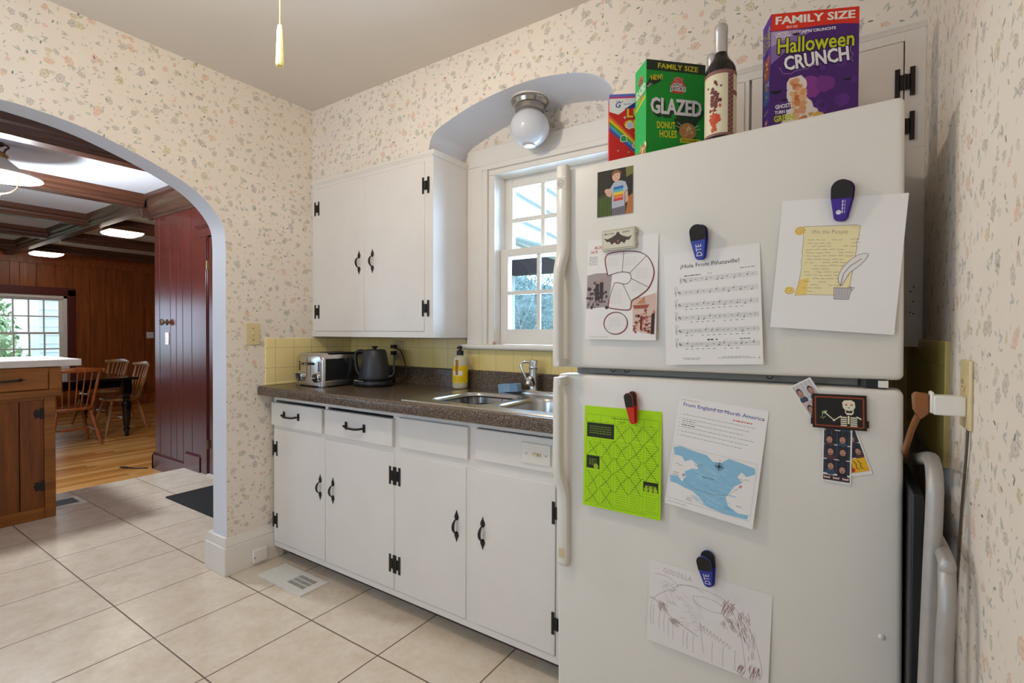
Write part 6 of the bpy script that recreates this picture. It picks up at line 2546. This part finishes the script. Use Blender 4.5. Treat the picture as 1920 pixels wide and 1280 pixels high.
def chair(label, M, mat):
    """windsor side chair, local: seat centre at the origin of the floor, backrest towards +y"""
    t = thing('dining_chair', label, 'chair', M)
    m = MB()
    L = []
    for s, z in ((.80, .415), (.97, .425), (1, .440), (.97, .452), (.85, .449)):
        L.append([(.215 * s * (1 if abs(math.cos(a)) > .01 else 1) * math.copysign(abs(math.cos(a)) ** .6, math.cos(a)), .205 * s * math.copysign(abs(math.sin(a)) ** .7, math.sin(a)), z) for a in (2 * math.pi * i / 32 for i in range(32))])
    m.loft(L, True, True)
    m.build('seat', mat, t, world=False, smooth=40)
    lp = [.012, .014, .017, .021, .023, .017, .021, .022, .016, .014, .017]
    for sx, sy in ((1, 1), (-1, 1), (1, -1), (-1, -1)):
        a, b = Vector((sx * .145, sy * .135, .425)), Vector((sx * .225, sy * .225, 0))
        m = MB().tube([b.lerp(a, i / 10) for i in range(11)], lp, 10)
        m.build('leg', mat, t, world=False, smooth=50)
    m = MB()
    for sx in (1, -1):
        p, q = Vector((sx * .19, .185, .18)), Vector((sx * .19, -.185, .18))
        m.tube([p.lerp(q, i / 8) for i in range(9)], [.007, .009, .010, .014, .017, .014, .010, .009, .007], 8)
    p, q = Vector((-.19, 0, .18)), Vector((.19, 0, .18))
    m.tube([p.lerp(q, i / 8) for i in range(9)], [.007, .009, .010, .014, .017, .014, .010, .009, .007], 8)
    m.build('stretcher', mat, t, world=False, smooth=50)

    def crest(x):
        k = x / .235
        return Vector((x, .285 - .055 * k * k, .885 - .012 * k * k))
    m = MB()
    L = []
    for i in range(21):
        x = -.235 + .47 * i / 20
        c_ = crest(x)
        k = abs(x) / .235
        hh = .034 * (1 - .35 * k) + (.004 if k > .9 else 0)
        th = .010 + .003 * k
        L.append([(c_.x, c_.y + th * math.cos(a), c_.z + hh * math.sin(a) * (1 if math.sin(a) > 0 else .8)) for a in (2 * math.pi * j / 12 for j in range(12))])
    m.loft(L, True, True)
    for s in (-1, 1):
        c_ = crest(.235 * s)
        m.ball(c_ + Vector((s * .006, 0, 0)), .026, 12, 8, .9, .6, 1)
    m.build('crest_rail', mat, t, world=False, smooth=50)
    for i in range(7):
        k = (i - 3) / 3
        b0, b1 = Vector((k * .155, .178 - abs(k) * .03, .445)), crest(k * .205) - Vector((0, 0, .015))
        post = abs(k) == 1
        m = MB().tube([b0.lerp(b1, j / 8) for j in range(9)], [.011, .014, .017, .013, .016, .018, .013, .011, .009] if post else [.006, .0068, .0075, .0078, .0078, .0075, .007, .0062, .0055], 8)
        m.build('spindle', mat, t, world=False, smooth=50)
    return t


M1 = Matrix.Translation((-7.52, 1.90, ZD)) @ Matrix.Rotation(R(-90), 4, 'Z')
chair('reddish wooden spindle-back chair nearest the arch, behind the island', M1, M_CHAIR)
c2 = chair('honey wooden spindle-back chair at the right side of the black table', Matrix.Translation((-8.10, 2.56, ZD)), M_CHAIR_B)
dup(c2, Matrix.Translation((-9.05, 2.62, ZD)) @ Matrix.Rotation(R(14), 4, 'Z'), 'honey wooden spindle-back chair farthest along the black table')

# ------------------------------------------------------------------ lamps of the dining room
PX, PY = -4.85, .852
PT = Matrix.Translation((0, 0, .037))
pl = thing('pendant_lamp', 'white enamel dome pendant lamp over the island', 'pendant lamp', (PX, PY, HD))
m = MB(PT).lathe([(.03, 2.372), (.05, 2.368), (.085, 2.335), (.14, 2.285), (.20, 2.262), (.232, 2.246), (.236, 2.236), (.228, 2.236), (.19, 2.250), (.13, 2.276), (.08, 2.325), (.045, 2.355)], (PX, PY, 0), 40, caps=False)
m.build('shade', paint('#e8e4dc', .3, 0, .01, name='white_enamel'), pl, smooth=40)
m = MB(PT).lathe([(.052, 2.366), (.056, 2.37), (.056, 2.39), (.048, 2.40), (.02, 2.41)], (PX, PY, 0), 24)
for k in range(16):
    a = 6.283 * k / 16
    m.ball((PX + .056 * math.cos(a), PY + .056 * math.sin(a), 2.378), .010, 8, 5)
m.build('crown_cap', M_BRASS, pl, smooth=40)
M_DKMET = paint('#5f4c42', .4, .6, .08, name='dark_bronze')
for s in (1, -1):
    m = MB(PT).tube(catmull([(PX, PY + s * .040, 2.392), (PX, PY + s * .050, 2.425), (PX, PY + s * .066, 2.445), (PX, PY + s * .05, 2.458), (PX, PY + s * .01, 2.461)], 5), .006, 8)
    m.build('hanger_arm', M_DKMET, pl, smooth=50)
    m = MB(PT).tube(catmull([(PX, PY + s * .108, 2.275), (PX, PY + s * .112, 2.22), (PX, PY + s * .10, 2.17), (PX, PY + s * .06, 2.135), (PX, PY + s * .02, 2.12)], 5), .005, 8)
    m.build('bail_arm', M_DKMET, pl, smooth=50)
m = MB().lathe([(.045, HD), (.045, HD - .015), (.02, HD - .03), (.01, HD - .045)], (PX, PY, 0), 20)
m.build('ceiling_canopy', M_DKMET, pl, smooth=50)
m = MB(PT).ball((PX, PY, 2.118), .026, 16, 10, 1, 1, .8)
m.build('finial', wood('finial_wood', '#8a5a2a', '#b98a4e'), pl, smooth=50)
m = MB(PT).ball((PX, PY, 2.265), .034, 16, 10)
m.build('bulb', glow('lit_bulb', '#fff1dc', 30), pl, smooth=60)

fl = None
for i, (bxx, lab) in enumerate(((-7.10, 'nearer square flush ceiling light glowing under a dark beam'), (-9.97, 'farther square flush ceiling light glowing under a dark beam'))):
    t = thing('flush_light', lab, 'ceiling light', (bxx, 2.27, 2.388))
    zb = HD - .1125
    m = MB().box(bxx - .17, bxx + .17, 2.10, 2.44, zb - .012, zb)
    m.build('base_plate', M_BRASS, t, bevel=.002)
    L = []
    for s, z in ((1, zb - .012), (.99, zb - .025), (.90, zb - .040), (.62, zb - .052), (.25, zb - .056)):
        L.append(rrect(bxx - .16 * s, bxx + .16 * s, 2.27 - .16 * s, 2.27 + .16 * s, .014 * s, z, 5))
    m = MB().loft(L, True, True)
    m.build('diffuser', glow('lit_diffuser', '#fff2df', 24), t, smooth=50)

# ------------------------------------------------------------------ outdoors
m = MB().box(-40, 20, 4.9, 45, -.45, -.35)
m.box(-40, -11.2, -15, 4.9, -.45, -.35)
m.box(-11.2, 20, 2.2, 4.9, -.45, -.35)
struct(m.build('ground', leafy('lawn', '#5f7350', '#93a27c', 2), smooth=0), 'pale lawn outside the windows', 'ground')

M_SIDING = paint('#cdd2d8', .6, 0, .01, name='white_siding_paint')
po = thing('porch', 'white sided porch with a dark beam outside the sink window', 'porch', (-2.8, 4.5, -.35))
P0, DD = Vector((-2.285, 2.2, 0)), Vector((-.124, .992, 0))
NN = Vector((.992, .124, 0))
m = MB()
for i in range(11):
    z0, z1 = 2.236 + .221 * (i - 1), 2.236 + .221 * i
    a, b = P0, P0 + DD * 5.2
    vs = []
    for p in (a, b):
        vs += [p - NN * 0 + Vector((0, 0, z0)) + NN * .045, p + NN * .045 + Vector((0, 0, z0 + .012)), p + NN * .004 + Vector((0, 0, z1)), p - NN * .04 + Vector((0, 0, z1)), p - NN * .04 + Vector((0, 0, z0))]
    m.add(vs, [(0, 1, 6, 5), (1, 2, 7, 6), (2, 3, 8, 7), (3, 4, 9, 8), (4, 0, 5, 9), (0, 4, 3, 2, 1), (5, 6, 7, 8, 9)])
m.build('siding', M_SIDING, po, smooth=0)
m = MB()
m.box(-4.8, -1.6, 5.0, 5.12, 1.935, 2.14)
m.build('beam', paint('#524b52', .8, 0, .15, 60, name='weathered_dark_beam'), po)
m = MB().box(-3.575, -3.462, 4.97, 5.10, -.35, 2.16)
m.build('post', M_SIDING, po, bevel=.004)
m = MB()
for i in range(4):
    a, b = P0 + DD * 1.2 + NN * (.06 + i * .03), P0 + DD * 5 + NN * (.25 + i * .16)
    m.tube([a + Vector((0, 0, 2.02)), b + Vector((0, 0, 2.02 - .0))], .012, 4)
m.build('eave_trim', paint('#b9c4d2', .6, 0, .02), po, smooth=0)


def leaves(m, c, r, n, rng, s0=.05, s1=.11, squash=.8):
    for _ in range(n):
        d = Vector((rng.gauss(0, 1), rng.gauss(0, 1), rng.gauss(0, 1))).normalized()
        p = Vector(c) + Vector((d.x * r[0], d.y * r[1], d.z * r[2])) * rng.uniform(.72, 1.04)
        a = Vector((rng.uniform(-1, 1), rng.uniform(-1, 1), rng.uniform(-1, 1))).normalized()
        b = a.cross(d).normalized() if a.cross(d).length > .01 else Vector((1, 0, 0))
        q = rng.uniform(s0, s1)
        m.add([p - a * q, p + b * q * .5, p + a * q, p - b * q * .5], [(0, 1, 2, 3)])


rg = random.Random(12)
bushes = [('tall pale shrub left of the garage through the far window', (-14.2, 2.2, .75), (.7, .62, 1.45), 1800), ('low dense shrub at the garage corner through the far window', (-12.9, 2.55, .1), (.45, .30, .75), 900), ('broad shrub at the left edge of the far window', (-13.6, 1.0, .5), (.8, .5, 1.2), 900)]
for lab, c, r, n in bushes:
    t = thing('shrub', lab, 'shrub', (c[0], c[1], -.35))
    m = MB()
    leaves(m, c, r, n, rg)
    leaves(m, c, [v * .6 for v in r], n // 3, rg)
    m.ball(c, 1, 20, 14, r[0] * .78, r[1] * .78, r[2] * .78)
    m.build('foliage', leafy('shrub_leaves', '#7d9666', '#bccaa2', 5), t, smooth=0, fixn=False)
    m = MB().lathe([(.06, -.35), (.05, c[2])], (c[0], c[1], 0), 8)
    m.build('stem', M_PINE, t)
for i, (lab, c, r, n) in enumerate((('grey-green tree behind the porch post outside the sink window', (-7.0, 10.4, 1.2), (1.2, .9, 1.9), 11000), ('grey-green tree right of the porch post outside the sink window', (-5.2, 8.7, .9), (.95, .8, 1.7), 10000))):
    t = thing('tree', lab, 'tree', (c[0], c[1], -.35))
    m = MB()
    leaves(m, c, r, n, rg, .018, .036)
    leaves(m, c, [v * .6 for v in r], n // 2, rg, .018, .036)
    m.ball(c, 1, 20, 14, r[0] * .78, r[1] * .78, r[2] * .78)
    m.build('foliage', leafy('grey_green_leaves', '#56706e', '#8aa3a4', 3), t, smooth=0, fixn=False)
    m = MB().tube([(c[0], c[1], -.35), (c[0] + .05, c[1], .3), (c[0], c[1], c[2] + .6)], [.09, .07, .04], 8)
    m.build('trunk', paint('#6f6a66', .9, 0, .1), t)
bt = thing('bare_tree', 'bare tree with thin pale branches outside the sink window', 'tree', (-4.4, 6.3, -.35))
m = MB()
rb = random.Random(5)


def twig(p, d, L_, r_, lev):
    pts = [p]
    for i in range(5):
        d = (d + Vector((rb.uniform(-.25, .25), rb.uniform(-.2, .2), rb.uniform(-.18, .22)))).normalized()
        pts.append(pts[-1] + d * L_ / 5)
    m.tube(pts, [r_ * (1 - .13 * i) for i in range(6)], 5)
    if lev:
        for i in range(3):
            k = rb.randint(1, 5)
            twig(pts[k], (d + Vector((rb.uniform(-1, 1), rb.uniform(-.4, .4), rb.uniform(-.3, .7)))).normalized(), L_ * .66, r_ * .55, lev - 1)


for x in (-4.75, -4.1):
    twig(Vector((x, 6.3 + rb.uniform(-.3, .3), -.35)), Vector((rb.uniform(-.3, .3), 0, 1)), 1.9, .016, 3)
m.build('branches', paint('#b4bdc6', .8, 0, .05, name='pale_bark'), bt, smooth=50)

ga = thing('garage', 'white garage wall seen through the far dining window', 'building', (-15.5, 5.5, -.35))
m = MB().box(-16.5, -15.0, 3.15, 9, -.35, 2.05)
m.prism([(3.0, 2.05), (3.0, 2.12), (6.2, 4.2), (9.4, 2.12), (9.4, 2.05)], 'x', -16.5, -14.98)
m.build('wall', M_SIDING, ga)
m = MB()
for i in range(12):
    m.box(-15.0, -14.985, 3.15, 9, -.2 + i * .19, -.19 + i * .19)
m.box(-15.0, -14.97, 3.15, 3.28, -.35, 2.06)
m.box(-15.0, -14.97, 3.80, 3.86, -.35, 1.62)
m.box(-15.0, -14.97, 3.80, 6.4, 1.58, 1.66)
m.build('trim_boards', paint('#dfe4ea', .6, 0, .01), ga)
